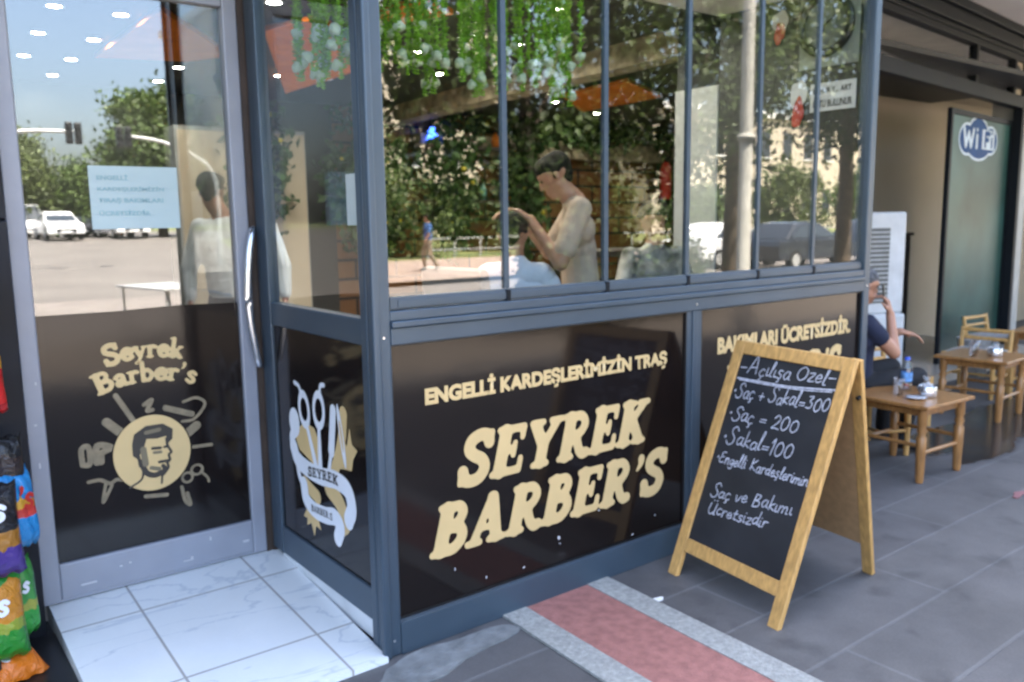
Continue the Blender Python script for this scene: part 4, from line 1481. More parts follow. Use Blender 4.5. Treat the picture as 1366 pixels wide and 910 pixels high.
# black cladding left of the door
mb = MB()
mb.box(-2.6, -.897, .93, 1.06, -.02, 1.52)
mb.box(-2.6, -.897, .93, 1.06, 1.527, 3.0)
mb.box(-2.6, -.90, .94, 1.05, 1.52, 1.527)
tag(mb.build('wall_cladding', M['black_panel'], bevel=.004), 'glossy black wall cladding left of the grey shop door', 'wall')
mb = MB()
mb.box(-.895, .0, DOOR_Y - .02, DOOR_Y + .06, 2.425, 3.0)
tag(mb.build('transom_panel', M['black_panel']), 'dark panel closing the front above the shop door', 'wall')
mb = MB()
mb.box(-2.3, -.874, -.03, .92, -.03, .014)
tag(mb.build('rubber_mat', M['black_plastic']), 'black rubber mat beside the tiled doorstep under the snack rack', 'mat')

# ================================================================== SNACK RACK AND BAGS
rk = thing('snack_rack', 'black wire snack rack standing left of the shop door', 'rack', (-1.2, .70, 0))
RO = (-1.2, .70, 0)
mb = MB()
for x in (-1.42, -1.08):
    for y in (.62, .84):
        mb.tube([(x, y, .014), (x, y, 1.75)], .008, 8)
mb.build('post', M['black_plastic'], rk, RO)
for z in (.10, .42, .78, 1.14, 1.5):
    mb = MB()
    for y in (.62, .69, .77, .84):
        mb.tube([(-1.42, y, z), (-1.08, y, z)], .004, 6)
    for k in range(7):
        x = -1.42 + .056 * k
        mb.tube([(x, .62, z + .004), (x, .84, z + .004)], .003, 6)
    mb.tube([(-1.42, .60, z + .07), (-1.08, .60, z + .07)], .004, 6)
    mb.build('shelf', M['black_plastic'], rk, RO)


def bag_mat(name, base, mid, stripe, z1, z2, z3=.74):
    m, nt, out = new_mat(name)
    p = N(nt, "ShaderNodeBsdfPrincipled")
    p.inputs['Roughness'].default_value = .2
    tc = N(nt, "ShaderNodeTexCoord")
    sp = N(nt, "ShaderNodeSeparateXYZ")
    nt.links.new(tc.outputs['Object'], sp.inputs[0])
    nz = N(nt, "ShaderNodeTexNoise")
    nz.inputs['Scale'].default_value = 14
    nt.links.new(tc.outputs['Object'], nz.inputs['Vector'])
    ma = N(nt, "ShaderNodeMath", operation='MULTIPLY_ADD')
    ma.inputs[1].default_value = .10
    nt.links.new(nz.outputs[0], ma.inputs[0])
    nt.links.new(sp.outputs[2], ma.inputs[2])
    rp = N(nt, "ShaderNodeValToRGB")
    rp.color_ramp.interpolation = 'CONSTANT'
    mr = N(nt, "ShaderNodeMapRange")
    mr.inputs['From Min'].default_value = 0.05
    mr.inputs['From Max'].default_value = .40
    nt.links.new(ma.outputs[0], mr.inputs[0])
    e = rp.color_ramp.elements
    e[0].position = 0
    e[0].color = (*base, 1)
    e[1].position = z1
    e[1].color = (*mid, 1)
    k = e.new(z2)
    k.color = (*stripe, 1)
    k = e.new(z3)
    k.color = (*base, 1)
    nt.links.new(mr.outputs[0], rp.inputs[0])
    nt.links.new(rp.outputs[0], p.inputs['Base Color'])
    bp = N(nt, "ShaderNodeBump")
    bp.inputs['Strength'].default_value = .9
    bp.inputs['Distance'].default_value = .014
    n2 = N(nt, "ShaderNodeTexNoise")
    n2.inputs['Scale'].default_value = 22
    n2.inputs['Detail'].default_value = 5
    n2.inputs['Distortion'].default_value = 1.5
    nt.links.new(tc.outputs['Object'], n2.inputs['Vector'])
    nt.links.new(n2.outputs[0], bp.inputs['Height'])
    nt.links.new(bp.outputs[0], p.inputs['Normal'])
    nt.links.new(p.outputs[0], out.inputs[0])
    return m


def snack_bag(label, loc, rz, tilt, w, h, mat, text=None, tmat=None, tz=.55, th=.07):
    root = thing('snack_bag', label, 'snack bag', loc, rz, 'snack bags on the rack')
    root.rotation_euler = (tilt, 0, rz)
    nx, nz = 17, 23
    vs = []
    for side in (-1, 1):
        for j in range(nz):
            for i in range(nx):
                a, b = i / (nx - 1) * 2 - 1, j / (nz - 1) * 2 - 1
                t = max(0, 1 - a ** 4) ** .6 * max(0, 1 - abs(b) ** 5) ** .8 * .045
                ww = w / 2 * (1 - .06 * (1 - b * b))
                wr = .004 * math.sin(a * 9 + b * 4) * (1 - a * a)
                vs.append((a * ww, side * (t + .0008) + wr, (b + 1) / 2 * h + .006 * math.sin(a * 14) * (abs(b) > .93)))
    mb = MB()
    n1 = nx * nz
    f = []
    for j in range(nz - 1):
        for i in range(nx - 1):
            k = j * nx + i
            f.append((k, k + 1, k + nx + 1, k + nx))
            f.append((n1 + k, n1 + k + nx, n1 + k + nx + 1, n1 + k + 1))
    rim = [i for i in range(nx)] + [j * nx + nx - 1 for j in range(1, nz)] + [(nz - 1) * nx + i for i in range(nx - 2, -1, -1)] + [j * nx for j in range(nz - 2, 0, -1)]
    for q in range(len(rim)):
        a, b = rim[q], rim[(q + 1) % len(rim)]
        f.append((b, a, n1 + a, n1 + b))
    mb.add(vs, f, 0, True)
    bo = mb.build('bag', mat, root)
    if text:
        st, tw = fat_strokes(text, th, .2, .92)
        st = [([(x - tw / 2 + w * .0, y + h * tz) for x, y in pts], r) for pts, r in st]

        def mp(u, v):
            a, b = u / (w / 2), v / h * 2 - 1
            t = max(0, 1 - min(1, abs(a)) ** 4) ** .6 * max(0, 1 - abs(b) ** 5) ** .8 * .045
            return Vector((u, -t - .006, v))
        stroke_mesh(st, .004, mp).build('lettering', tmat, bo)
    return root


b_blue = bag_mat('blue crisp packet', (.02, .22, .52), (.55, .05, .04), (.65, .35, .04), .28, .40, .47)
b_purple = bag_mat('purple and black packet', (.06, .03, .20), (.30, .13, .02), (.012, .012, .015), .24, .44, .999)
b_green = bag_mat('green crisp packet', (.02, .22, .025), (.25, .30, .03), (.5, .2, .02), .25, .36)
b_green2 = bag_mat('bright green packet', (.03, .30, .04), (.3, .32, .05), (.05, .25, .05), .25, .36)
b_orange = bag_mat('orange crisp packet', (.60, .15, .01), (.65, .36, .03), (.55, .10, .01), .45, .6)
b_red = bag_mat('red crisp packet', (.50, .02, .02), (.6, .3, .03), (.5, .02, .02), .4, .55)
b_black = bag_mat('black crisp packet', (.012, .012, .014), (.03, .02, .02), (.012, .012, .014), .4, .55)
wv, yv = M['white_vinyl'], M['yellow']
snack_bag('small blue packet with red and yellow print above the purple bag', (-.972, .72, .43), R(35), R(-6), .14, .27, b_blue, "'s", M['red'], .5, .08)
snack_bag('purple and black crisp bag with white letters hanging below the blue packet', (-1.075, .61, .385), R(10), R(-6), .21, .30, b_purple, 'as', wv, .62, .085)
snack_bag('dark green crisp bag at the front of the lower shelf', (-1.085, .63, .095), R(8), R(-8), .21, .30, b_green, 'es', wv, .52, .08)
snack_bag('brighter green bag tucked behind the dark green one', (-.998, .74, .11), R(35), R(-4), .15, .27, b_green2, 's', wv, .60, .06)
snack_bag('orange crisp bag lying low at the foot of the rack', (-1.045, .60, .02), R(20), R(-62), .24, .30, b_orange, 's', wv, .2, .07)
snack_bag('red crisp bag high on the rack beside the cladding', (-1.06, .68, 1.22), R(15), R(-6), .17, .20, b_red, 's', yv, .3, .06)
snack_bag('red and white packet halfway up the rack', (-1.05, .68, .905), R(20), R(-6), .17, .21, b_red, 's', wv, .2, .06)
snack_bag('black crisp bag behind the purple one', (-1.01, .74, .55), R(15), R(-6), .17, .26, b_black)

# ================================================================== A-BOARD
B0 = Vector((1.292, -.122, 0))
W_ = Vector((-.134, -.991, -.004)).normalized()
U_ = Vector((.347, -.051, .937)).normalized()
Nn = W_.cross(U_).normalized()
if Nn.x > 0:
    Nn = -Nn
ab = thing('chalkboard_sign', 'wooden folding A-board with prices chalked on black', 'a-board', tuple(B0))
BW, BL, T_ = .609, 1.04, .022
BP = lambda u, v, d=0.0: B0 + W_ * u + U_ * v - Nn * d


def bar(mb, u0, u1, v0, v1, d0, d1):
    mb.obox(BP(u0, v0, d0), W_ * (u1 - u0), U_ * (v1 - v0), -Nn * (d1 - d0))


BO = tuple(B0)
mb = MB()
bar(mb, .0, .052, 0, BL, 0, T_)
mb.build('leg', M['wood'], ab, BO, bevel=.003)
mb = MB()
bar(mb, BW - .052, BW, 0, BL, 0, T_)
mb.build('leg', M['wood'], ab, BO, bevel=.003)
mb = MB()
bar(mb, .052, BW - .052, BL - .055, BL - .001, .001, T_ - .001)
mb.build('top_rail', M['wood'], ab, BO, bevel=.003)
mb = MB()
bar(mb, .052, BW - .052, .112, .170, .001, T_ - .001)
mb.build('lower_rail', M['wood'], ab, BO, bevel=.003)
mb = MB()
bar(mb, .05, BW - .05, .168, BL - .053, .008, .014)
cb = mb.build('chalk_panel', M['chalkboard'], ab, BO)
# rear frame, hinged at the top
apex = BP(0, BL, T_)
foot = Vector((1.955 + .05, -.085, 0))
Ub = (Vector((foot.x, foot.y, 0)) - Vector((apex.x, apex.y, apex.z)))
Lb = Ub.length
Ub = Ub.normalized()
Wb = W_
Nb = Wb.cross(Ub).normalized()
if Nb.x < 0:
    Nb = -Nb
QP = lambda u, v, d=0.0: apex + Wb * u + Ub * v + Nb * d


def bar2(mb, u0, u1, v0, v1, d0, d1):
    mb.obox(QP(u0, v0, d0), Wb * (u1 - u0), Ub * (v1 - v0), Nb * (d1 - d0))


mb = MB()
bar2(mb, .0, .05, 0.004, Lb, .002, .022)
mb.build('rear_leg', M['wood'], ab, BO, bevel=.003)
mb = MB()
bar2(mb, BW - .05, BW, 0.004, Lb, .002, .022)
mb.build('rear_leg', M['wood'], ab, BO, bevel=.003)
mb = MB()
bar2(mb, .05, BW - .05, .006, .05, .003, .021)
mb.build('rear_top_rail', M['wood'], ab, BO, bevel=.003)
mb = MB()
bar2(mb, .05, BW - .05, .03, Lb - .15, .004, .010)
mb.build('rear_panel', M['ply'], ab, BO)
mb = MB()
c0 = QP(BW - .012, .16, .0)
mb.tube([c0 - Nb * .012, c0 + Nb * .004], .008, 10)
mb.build('hinge_bolt', M['black_plastic'], ab, BO)
random.seed(5)
CH = lambda u, v: BP(u, v, .0075) - B0
lines = [('-Açılışa Özel-', .060, .545, .903, .066, .022), ('•Saç + Sakal=300', .058, .552, .800, .066, .022), ('•Saç = 200', .068, .440, .702, .066, .012),
         ('•Sakal=100', .075, .450, .598, .070, .016), ('•Engelli Kardeşlerimin', .075, .552, .515, .050, .02), ('Saç ve Bakımı', .100, .520, .370, .056, .045), ('Ücretsizdir', .110, .425, .298, .052, .035)]
for t, x0, x1, y0, h, rise in lines:
    allst = []
    st, w = hand_strokes(t, h, .0025, .07)
    k = (x1 - x0) / w
    for pts, r in st:
        allst.append(([(x0 + x * k, y0 + y + rise * (x * k) / (x1 - x0)) for x, y in pts], r))
    stroke_mesh(allst, .0021, CH).build('chalk_line', M['chalk'], cb)
allst = []
allst.append((catmull([(.062, .880), (.2, .884), (.33, .888), (.45, .900), (.555, .912)]), .0035))
allst.append((catmull([(.075, .874), (.25, .878), (.40, .886), (.54, .902)]), .0022))
stroke_mesh(allst, .0021, CH).build('chalk_underline', M['chalk'], cb)

# ================================================================== SHOP INTERIOR
FZ = .09
mb = MB()
mb.box(-1.3, 8.5, 1.08, 6.2, -.05, FZ)
mb.box(.07, 2.95, .09, 1.08, -.05, FZ)
structure(mb.build('floor', M['floor_in']))
mb = MB()
mb.box(-1.3, 8.6, 1.05, 6.3, 2.756, 2.80)
mb.box(.07, 2.95, .10, 1.05, 2.760, 2.80)
structure(mb.build('ceiling', M['ceil']))
tag(MB().box(-1.3, 2.9, 6.2, 6.3, -.05, 2.9).build('wall', M['wall_dark']), 'plain dark back wall of the shop behind the door', 'wall')
tag(MB().box(2.9, 8.6, 6.2, 6.3, -.05, 2.9).build('wall', M['brick']), 'brown tiled back wall with dark joints inside the barbershop', 'wall')
tag(MB().box(-1.4, -1.3, 1.07, 6.3, -.05, 2.9).build('wall', M['wall_dark']), 'dark side wall inside the shop, behind the door', 'wall')
tag(MB().box(8.5, 8.6, 2.75, 6.2, -.05, 2.9).build('wall', M['brown_dark']), 'far dark end wall inside the barbershop', 'wall')
mb = MB()
mb.box(2.965, 3.06, .075, 1.0, 0, 2.86)
tag(mb.build('wall', M['wall_dark']), 'grey end wall of the window bay carrying the round clock', 'wall')
mb = MB()
mb.box(2.955, 3.06, 1.002, 1.345, 0, 2.3)
tag(mb.build('wall_panel', M['wall_pale'], bevel=.004), 'pale grey upright panel at the inner end of the bay', 'wall')
mb = MB()
mb.box(3.06, 4.50, 1.36, 1.42, 0, 2.9)
mb.box(4.44, 4.50, 1.42, 2.62, 0, 2.9)
mb.box(4.50, 8.5, 2.62, 2.68, 0, 2.9)
# (leaves the room open towards the rear)
inner = mb.build('partition_wall', M['wall_dark'])
tag(inner, 'dark partition between the barbershop and the tea house', 'wall')
tc_ = thing('reflection_stand_in', 'added pale cabinet standing in for a bright reflection behind the standing man', 'cabinet', (1.77, 6.0, FZ))  # added as a pale stand-in for the bright reflection behind the man
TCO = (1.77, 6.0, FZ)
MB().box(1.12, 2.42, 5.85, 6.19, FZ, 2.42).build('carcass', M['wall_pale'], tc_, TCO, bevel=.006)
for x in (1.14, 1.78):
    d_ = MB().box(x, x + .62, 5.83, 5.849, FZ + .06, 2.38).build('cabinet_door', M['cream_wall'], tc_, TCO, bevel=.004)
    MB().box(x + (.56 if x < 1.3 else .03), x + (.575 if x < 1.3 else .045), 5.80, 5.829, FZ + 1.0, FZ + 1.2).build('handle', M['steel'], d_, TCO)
# cornices and ceiling boards
mb = MB()
mb.prism([(3.15, 1.45), (3.35, 1.45), (3.75, 6.15), (3.50, 6.15)], (0, 0, 2.58), (1, 0, 0), (0, 1, 0), (0, 0, .175))
tag(mb.build('ceiling_cornice', M['cornice']), 'cream moulded beam running under the dark shop ceiling', 'beam')
tag(MB().box(3.9, 8.4, 6.0, 6.19, 2.28, 2.50).build('wall_frieze', M['cornice']), 'cream patterned band along the brown back wall', 'frieze')
for lab, pts, z in (('large orange ceiling board above the hanging garlands', [(1.0, 2.35), (2.0, 3.7), (2.0, 5.3), (.85, 2.9)], 2.70),
                    ('orange ceiling board deep in the shop before the brown wall', [(4.2, 3.0), (5.2, 3.5), (5.3, 4.8), (4.3, 4.0)], 2.69),
                    ('triangular orange ceiling board seen through the door glass', [(.2, 2.8), (1.0, 3.9), (.8, 4.3), (.2, 4.5)], 2.72),
                    ('small orange ceiling board near the corner post', [(1.3, 1.7), (1.62, 1.9), (1.5, 2.32), (1.25, 2.2)], 2.71)):
    mb = MB()
    mb.prism(pts, (0, 0, z), (1, 0, 0), (0, 1, 0), (0, 0, .03))
    tag(mb.build('ceiling_board', M['orange']), lab, 'ceiling board', 'orange ceiling boards')
# pale soffit over the right half of the bay
mb = MB()
mb.prism([(1.9, .12), (2.95, .12), (2.95, 1.0), (2.3, 1.0)], (0, 0, 2.70), (1, 0, 0), (0, 1, 0), (0, 0, .03))
tag(mb.build('ceiling_board', M['ceil_pale']), 'pale board under the ceiling at the right end of the bay', 'ceiling board')
# downlights; two near the standing man are added to brighten him
dl = None
spots = [(-.28, 3.18), (.08, 3.19), (-.24, 4.0), (.10, 4.03), (-.20, 4.89), (.11, 4.87), (.12, 5.70), (.93, 5.55), (.88, 4.78), (1.70, 2.39), (2.17, 2.42), (2.17, 3.19), (1.71, 4.72), (2.11, 4.65), (2.19, 1.62), (2.62, 2.55), (2.8, 3.9), (3.92, 5.0), (4.82, 4.72), (5.9, 3.6), (5.9, 5.2), (7.2, 4.4), (1.15, 1.35), (.50, 1.85), (.30, 2.45), (.72, 2.40), (1.75, 1.25), (2.5, 1.0)]
for i, (x, y) in enumerate(spots):
    if dl is None:
        dl = thing('ceiling_downlight', 'round lit downlight recessed in the dark shop ceiling', 'ceiling light', (x, y, 2.752), 0, 'round downlights in the shop ceiling')
        mb = MB()
        mb.lathe([(.040, .0), (.052, -.004), (.058, .004), (.058, .1)], n=24)
        mb.build('trim_ring', M['white_plastic'], dl)
        mb = MB()
        mb.lathe([(.0005, .004), (.041, .003)][::-1], n=24)
        mb.build('lamp', M['downlight'], dl)
    else:
        dup(dl, (x, y, 2.752))
# hanging garlands behind the glass
g0 = None
random.seed(11)
gp = []
for k in range(24):
    gp.append((.10 + random.uniform(-.03, .26), .34 + .025 * k + random.uniform(-.02, .02)))
for k in range(58):
    gp.append((.36 + .020 * k + random.uniform(-.012, .012), .62 + random.uniform(-.10, .16)))
protos = []
for v in range(3):
    root = thing('hanging_garland', 'green beaded garland with white blossoms hanging behind the glass', 'garland', (0, 0, 2.86), 0, 'green garlands with white blossoms')
    mb = MB()
    L = (.67, .60, .72)[v]
    n = int(L / .0115)
    for k in range(n):
        z = -.01 - k * .0125
        for s in (0, 1):
            th = random.uniform(0, 3.14) + s * 3.14
            c = Vector((math.cos(th) * .009, math.sin(th) * .009, z))
            a = Vector((math.cos(th) * .014, math.sin(th) * .014, .004))
            b = Vector((-math.sin(th) * .010, math.cos(th) * .010, 0))
            u = Vector((0, 0, .006))
            mb.add([c - a, c + b, c + a, c - b, c + u, c - u], [(0, 1, 4), (1, 2, 4), (2, 3, 4), (3, 0, 4), (1, 0, 5), (2, 1, 5), (3, 2, 5), (0, 3, 5)])
    mb.tube([(0, 0, 0), (0, 0, -L)], .0035, 5)
    mb.build('strand', M['bead'], root)
    mb = MB()
    for k in range(1):
        c = Vector((random.uniform(-.02, .02), random.uniform(-.02, .02), -L - .015 - k * .05 + random.uniform(-.01, .01)))
        mb.sphere(c, random.uniform(.018, .023), 6)
        for q in range(4):
            d = Vector((random.gauss(0, 1), random.gauss(0, 1), random.gauss(0, 1))).normalized()
            mb.sphere(c + d * .013, .013, 4)
    mb.build('blossom', M['blossom'], root)
    protos.append(root)
for i, (x, y) in enumerate(gp):
    z = 2.84 + .035 * math.sin(x * 9 + y * 5) + random.uniform(-.02, .02)
    p = protos[i % 3]
    if i < 3:
        p.location = (x, y, z)
    else:
        dup(p, (x, y, z), random.uniform(0, 6))
# wall clock, sign and stickers on the bay's end wall (x = 2.965 face)
ck = thing('wall_clock', 'large round black rimmed clock on the end wall of the bay', 'clock', (2.954, .275, 2.52))
mb = MB()
t = [(0, math.cos(2 * math.pi * k / 36) * .15, math.sin(2 * math.pi * k / 36) * .15) for k in range(37)]
mb.tube([(-.012, a, b) for _, a, b in t], .024, 8, caps=False)
mb.build('rim', M['black_plastic'], ck)
mb = MB()
mb.prism([(a, b) for _, a, b in t[:-1]], (0, 0, 0), (0, 1, 0), (0, 0, 1), (-.004, 0, 0))
mb.build('dial', pmat('grey green dial', (.16, .18, .16), .4), ck)
mb = MB()
mb.tube([(-.012, 0, 0), (-.012, -.07, .05)], .005, 6)
mb.build('hand', M['black_plastic'], ck)
mb = MB()
mb.tube([(-.014, 0, 0), (-.014, .03, -.11)], .004, 6)
mb.build('hand', M['black_plastic'], ck)
tag(MB().box(2.956, 2.9645, .085, .44, 2.30, 2.74).build('lit_wall_patch', pmat('lit wall green grey', (.30, .33, .29), .5)), 'pale patch standing for the lit end wall behind the round clock', 'board')  # thin pale piece coloured as the lit stretch of end wall
sg = thing('wall_sign', 'white sign with two lines of black capitals below the clock', 'sign', (2.96, .225, 2.14))
mb = MB()
mb.box(-.006, 0, -.135, .135, -.075, .075)
sb = mb.build('board', M['paper'], sg)
E_map = lambda u, v: Vector((-.008, -u, v))
font_mesh('EŞHUR Y... ART', -.118, .112, .012, .052, E_map, .02, sb, 'lettering', M['ink'])
font_mesh('OSTU BULUNUR', -.118, .118, -.055, -.015, E_map, .02, sb, 'lettering', M['ink'])
for lab, y, z, h, mt, nm in (('red and white sticker high on the end wall left of the clock', .575, 2.56, .18, M['red'], 'wall_sticker'), ('red and white sticker low on the end wall below the first', .44, 2.12, .26, M['red'], 'wall_sticker')):
    r_ = thing(nm, lab, 'sticker', (2.962, y, z), 0, 'stickers on the end wall')
    mb = MB()
    mb.prism(blob(0, h * .18, .05, h * .34, 18, .2), (0, 0, 0), (0, 1, 0), (0, 0, 1), (-.002, 0, 0))
    mb.build('backing', M['paper'], r_)
    mb = MB()
    mb.prism(blob(0, -h * .18, .035, h * .32, 18, .25), (-.0022, 0, 0), (0, 1, 0), (0, 0, 1), (-.002, 0, 0))
    mb.build('print', mt, r_)
# greenery on the back wall, shelf with bottles
random.seed(3)
for lab, c, rad, n in (('leafy artificial vine with yellow flowers left of the barber', (4.3, 5.9, 1.95), (.36, .18, .95), 26), ('leafy artificial vine with yellow flowers behind the barber', (5.3, 5.9, 1.9), (.30, .16, .95), 22),
                       ('leafy artificial vine with yellow flowers right of the brown tiles', (8.12, 5.9, 1.85), (.22, .2, .85), 16), ('dark leafy vine high on the left of the back wall', (3.2, 5.9, 1.9), (.5, .2, .95), 30),
                       ('leafy artificial vine seen through the side window', (1.9, 5.85, 1.95), (.28, .2, .8), 20), ('leafy garland strung under the cream frieze', (6.4, 5.95, 2.62), (1.9, .10, .09), 24)):
    rt = thing('artificial_vine', lab, 'artificial plant', c, 0, 'artificial vines on the wall')
    cc, pts = clumps((0, 0, 0), rad, n * 2, 46, .09, .0)
    leaf_mesh('foliage', pts, .11, M['vine'], rt)
    mb = MB()
    for k in range(n // 3):
        q = cc[k]
        mb.sphere((q[0], q[1] - .12, q[2]), random.uniform(.018, .034), 5)
    mb.build('flowers', M['yellow'], rt)
sh = thing('wall_shelf', 'dark wooden shelf on the back wall behind the barber', 'shelf', (4.5, 6.0, 2.35))
MB().box(-.75, 1.0, -.12, .19, -.02, .02).build('board', M['brown_dark'], sh)
mb = MB()
mb.box(-.6, -.56, -.08, .19, -.2, -.02)
mb.box(.8, .84, -.08, .19, -.2, -.02)
mb.build('bracket', M['brown_dark'], sh)
sh2 = thing('wall_shelf', 'lower dark wooden shelf on the back wall with bottles', 'shelf', (4.6, 6.0, 1.72))
MB().box(-.75, 1.0, -.12, .19, -.02, .02).build('board', M['brown_dark'], sh2)
mb = MB()
mb.box(-.6, -.56, -.08, .19, -.2, -.02)
mb.box(.8, .84, -.08, .19, -.2, -.02)
mb.build('bracket', M['brown_dark'], sh2)


def bottle(label, loc, h, r, mat):
    rt = thing('bottle', label, 'bottle', loc, 0, 'bottles on the shelves')
    MB().lathe([(.001, 0), (r, .0), (r, h * .62), (r * .4, h * .78), (r * .36, h * .9)], n=14).build('body', mat, rt)
    MB().lathe([(r * .42, h * .88), (r * .42, h), (.001, h)], n=14).build('cap', M['black_plastic'], rt)


bottle('glowing blue bottle on the upper shelf', (4.05, 5.98, 2.37), .22, .07, M['blue_glow'])
bottle('orange bottle on the upper shelf', (4.95, 5.98, 2.37), .2, .05, M['orange'])
bottle('pale teal bottle on the lower shelf', (4.75, 5.98, 1.74), .22, .045, pmat('teal plastic', (.15, .42, .42), .3))
bottle('orange jar on the lower shelf', (5.15, 5.98, 1.74), .16, .06, M['orange'])
bottle('white bottle on the lower shelf', (4.1, 5.98, 1.74), .2, .04, M['white_plastic'])
fe = thing('fire_extinguisher', 'red fire extinguisher hung on the right of the back wall', 'extinguisher', (7.75, 5.75, 1.75))
MB().lathe([(.001, 0), (.075, 0), (.08, .02), (.08, .42), (.05, .5), (.022, .52)], n=18).build('cylinder', M['red'], fe)
mb = MB()
mb.box(-.02, .02, -.02, .02, .52, .57)
mb.box(-.015, .09, -.012, .012, .57, .585)
mb.build('valve', M['black_plastic'], fe)
# barber's chair and side table
bc = thing('barber_chair', 'grey leather barber chair under the client', 'chair', (1.32, 1.03, FZ))
CO = (1.32, 1.03, FZ)
mb = MB()
mb.lathe([(.001, 0), (.28, 0), (.28, .03), (.06, .05), (.05, .40)], (1.32, 1.03, FZ), 24)
mb.build('pedestal', M['steel'], bc, CO)
MB().box(1.08, 1.56, .80, 1.26, FZ + .46, FZ + .58).build('seat', M['grey_leather'], bc, CO, bevel=.03)
mb = MB()
mb.obox((1.03, .76, FZ + .56), (.10, .06, 0), (-.03, .5, 0), (-.06, -.0, .62))
mb.build('backrest', M['grey_leather'], bc, CO, bevel=.03)
for y in (.72, 1.28):
    mb = MB()
    mb.box(1.12, 1.5, y, y + .06, FZ + .72, FZ + .77)
    mb.box(1.28, 1.33, y + .01, y + .05, FZ + .5, FZ + .72)
    mb.build('armrest', M['grey_leather'], bc, CO, bevel=.012)
st_ = thing('side_table', 'dark wooden side table behind the barber', 'table', (2.75, 1.75, FZ))
SO = (2.75, 1.75, FZ)
MB().box(2.35, 3.1, 1.5, 1.95, FZ + 1.16, FZ + 1.2).build('tabletop', M['brown_dark'], st_, SO, bevel=.004)
for x in (2.38, 3.02):
    for y in (1.53, 1.88):
        MB().box(x, x + .05, y, y + .05, FZ, FZ + 1.16).build('leg', M['brown_dark'], st_, SO)

# ------------------------------------------------------------------ people inside
Lf = Vector((-.79, .61, 0))                     # towards the picture's left
Fw = Vector((.61, .79, 0))                      # away from the camera
# the barber, in profile, working on the client's hair
bx = Vector((1.735, .97, FZ))
rel = lambda l, f, z: bx + Lf * l + Fw * f + Vector((0, 0, z))
jb = dict(face=Lf + Fw * .05 - Vector((0, 0, .55)), head=rel(.095, .0, 1.635), neck=rel(-.01, .0, 1.535), pelvis=rel(-.04, 0, .96), sl=rel(-.02, -.195, 1.455), sr=rel(-.02, .195, 1.455),
          hl=rel(-.04, -.10, .92), hr=rel(-.04, .10, .92), el=rel(.085, -.27, 1.185), wl=rel(.235, -.15, 1.41), er=rel(.12, .25, 1.22), wr=rel(.285, .13, 1.43),
          handl=((Lf * .8 + Vector((0, 0, .55)) + Fw * .1), (0, 0, -1), -1, .7), handr=((Lf * .8 + Vector((0, 0, .2)) - Fw * .2), (0, 0, -1), 1, .7),
          kl=rel(-.03, -.10, .50), al=rel(-.06, -.10, .09), tl=rel(.12, -.11, .035), kr=rel(-.01, .11, .50), ar=rel(-.02, .11, .09), tr=rel(.16, .12, .035), girth=.9)
person('barber in a beige T-shirt bending over a caped client', tuple(bx), jb, [M['skin'], M['beige'], M['black_cloth'], M['black_plastic']], .0085, M['hair'])
# client in the chair wearing a white cape
cx0 = Vector((1.36, 1.0, FZ - .07))
rel = lambda l, f, z: cx0 + Lf * l + Fw * f + Vector((0, 0, z))
jc = dict(face=-Lf * .2 + Fw * .9 - Vector((0, 0, .2)), head=rel(.01, .03, 1.395), neck=rel(.0, .0, 1.26), pelvis=rel(.0, -.02, .66), sl=rel(.15, .0, 1.18), sr=rel(-.15, .0, 1.18),
          hl=rel(.1, .03, .66), hr=rel(-.1, .03, .66), el=rel(.18, .08, .95), wl=rel(.16, .28, .82), er=rel(-.18, .08, .95), wr=rel(-.16, .28, .82),
          kl=rel(.11, .42, .66), al=rel(.11, .46, .25), tl=rel(.11, .6, .2), kr=rel(-.11, .42, .66), ar=rel(-.11, .46, .25), tr=rel(-.11, .6, .2))
pc = person('seated client with dark hair wrapped in a white cape', tuple(cx0), jc, [M['skin_dark'], M['white_cloth'], M['black_cloth'], M['black_plastic']], .012, M['hair'])
capes = [(rel(-.13, 0, 1.19), .075, rel(.13, 0, 1.19), .075, 0), (rel(-.16, .02, 1.13), .085, rel(-.20, .06, .86), .09, 0), (rel(.16, .02, 1.13), .085, rel(.20, .06, .86), .09, 0), (rel(0, .05, 1.12), .13, rel(0, .14, .85), .20, 0),
         (rel(-.15, .12, 1.0), .10, rel(-.18, .34, .80), .10, 0), (rel(.15, .12, 1.0), .10, rel(.18, .34, .80), .10, 0), (rel(0, 0, 1.24), .075, rel(0, .05, 1.18), .10, 0)]
remeshed('cape', capes, [M['white_cloth']], .014, pc, tuple(cx0))
# waiting customer in a patterned shirt
cx1 = Vector((2.61, 1.20, FZ))
rel = lambda l, f, z: cx1 + Lf * l + Fw * f + Vector((0, 0, z))
jw = dict(face=-Fw * .4 + Lf * .8 - Vector((0, 0, .25)), head=rel(.0, .0, 1.40), neck=rel(-.01, .02, 1.265), pelvis=rel(-.02, .06, .72), sl=rel(.15, -.05, 1.17), sr=rel(-.15, .05, 1.17),
          hl=rel(.1, .0, .70), hr=rel(-.1, .08, .70), el=rel(.22, -.12, .93), wl=rel(.14, -.3, .9), er=rel(-.24, -.02, .93), wr=rel(-.1, -.2, .9),
          kl=rel(.22, -.36, .70), al=rel(.2, -.34, .25), tl=rel(.2, -.5, .2), kr=rel(.02, -.38, .70), ar=rel(.0, -.36, .25), tr=rel(.0, -.5, .2), girth=.85)
person('waiting customer in a black and white patterned shirt', tuple(cx1), jw, [M['skin_dark'], M['patterned'], M['black_cloth'], M['black_plastic']], .012, M['hair'], extra_hair=[(.05, 0, .07, .06, .12, 0, .055, .02)])
wc = thing('waiting_chair', 'black chair under the waiting customer', 'chair', (2.64, 1.24, FZ))
WO = (2.64, 1.24, FZ)
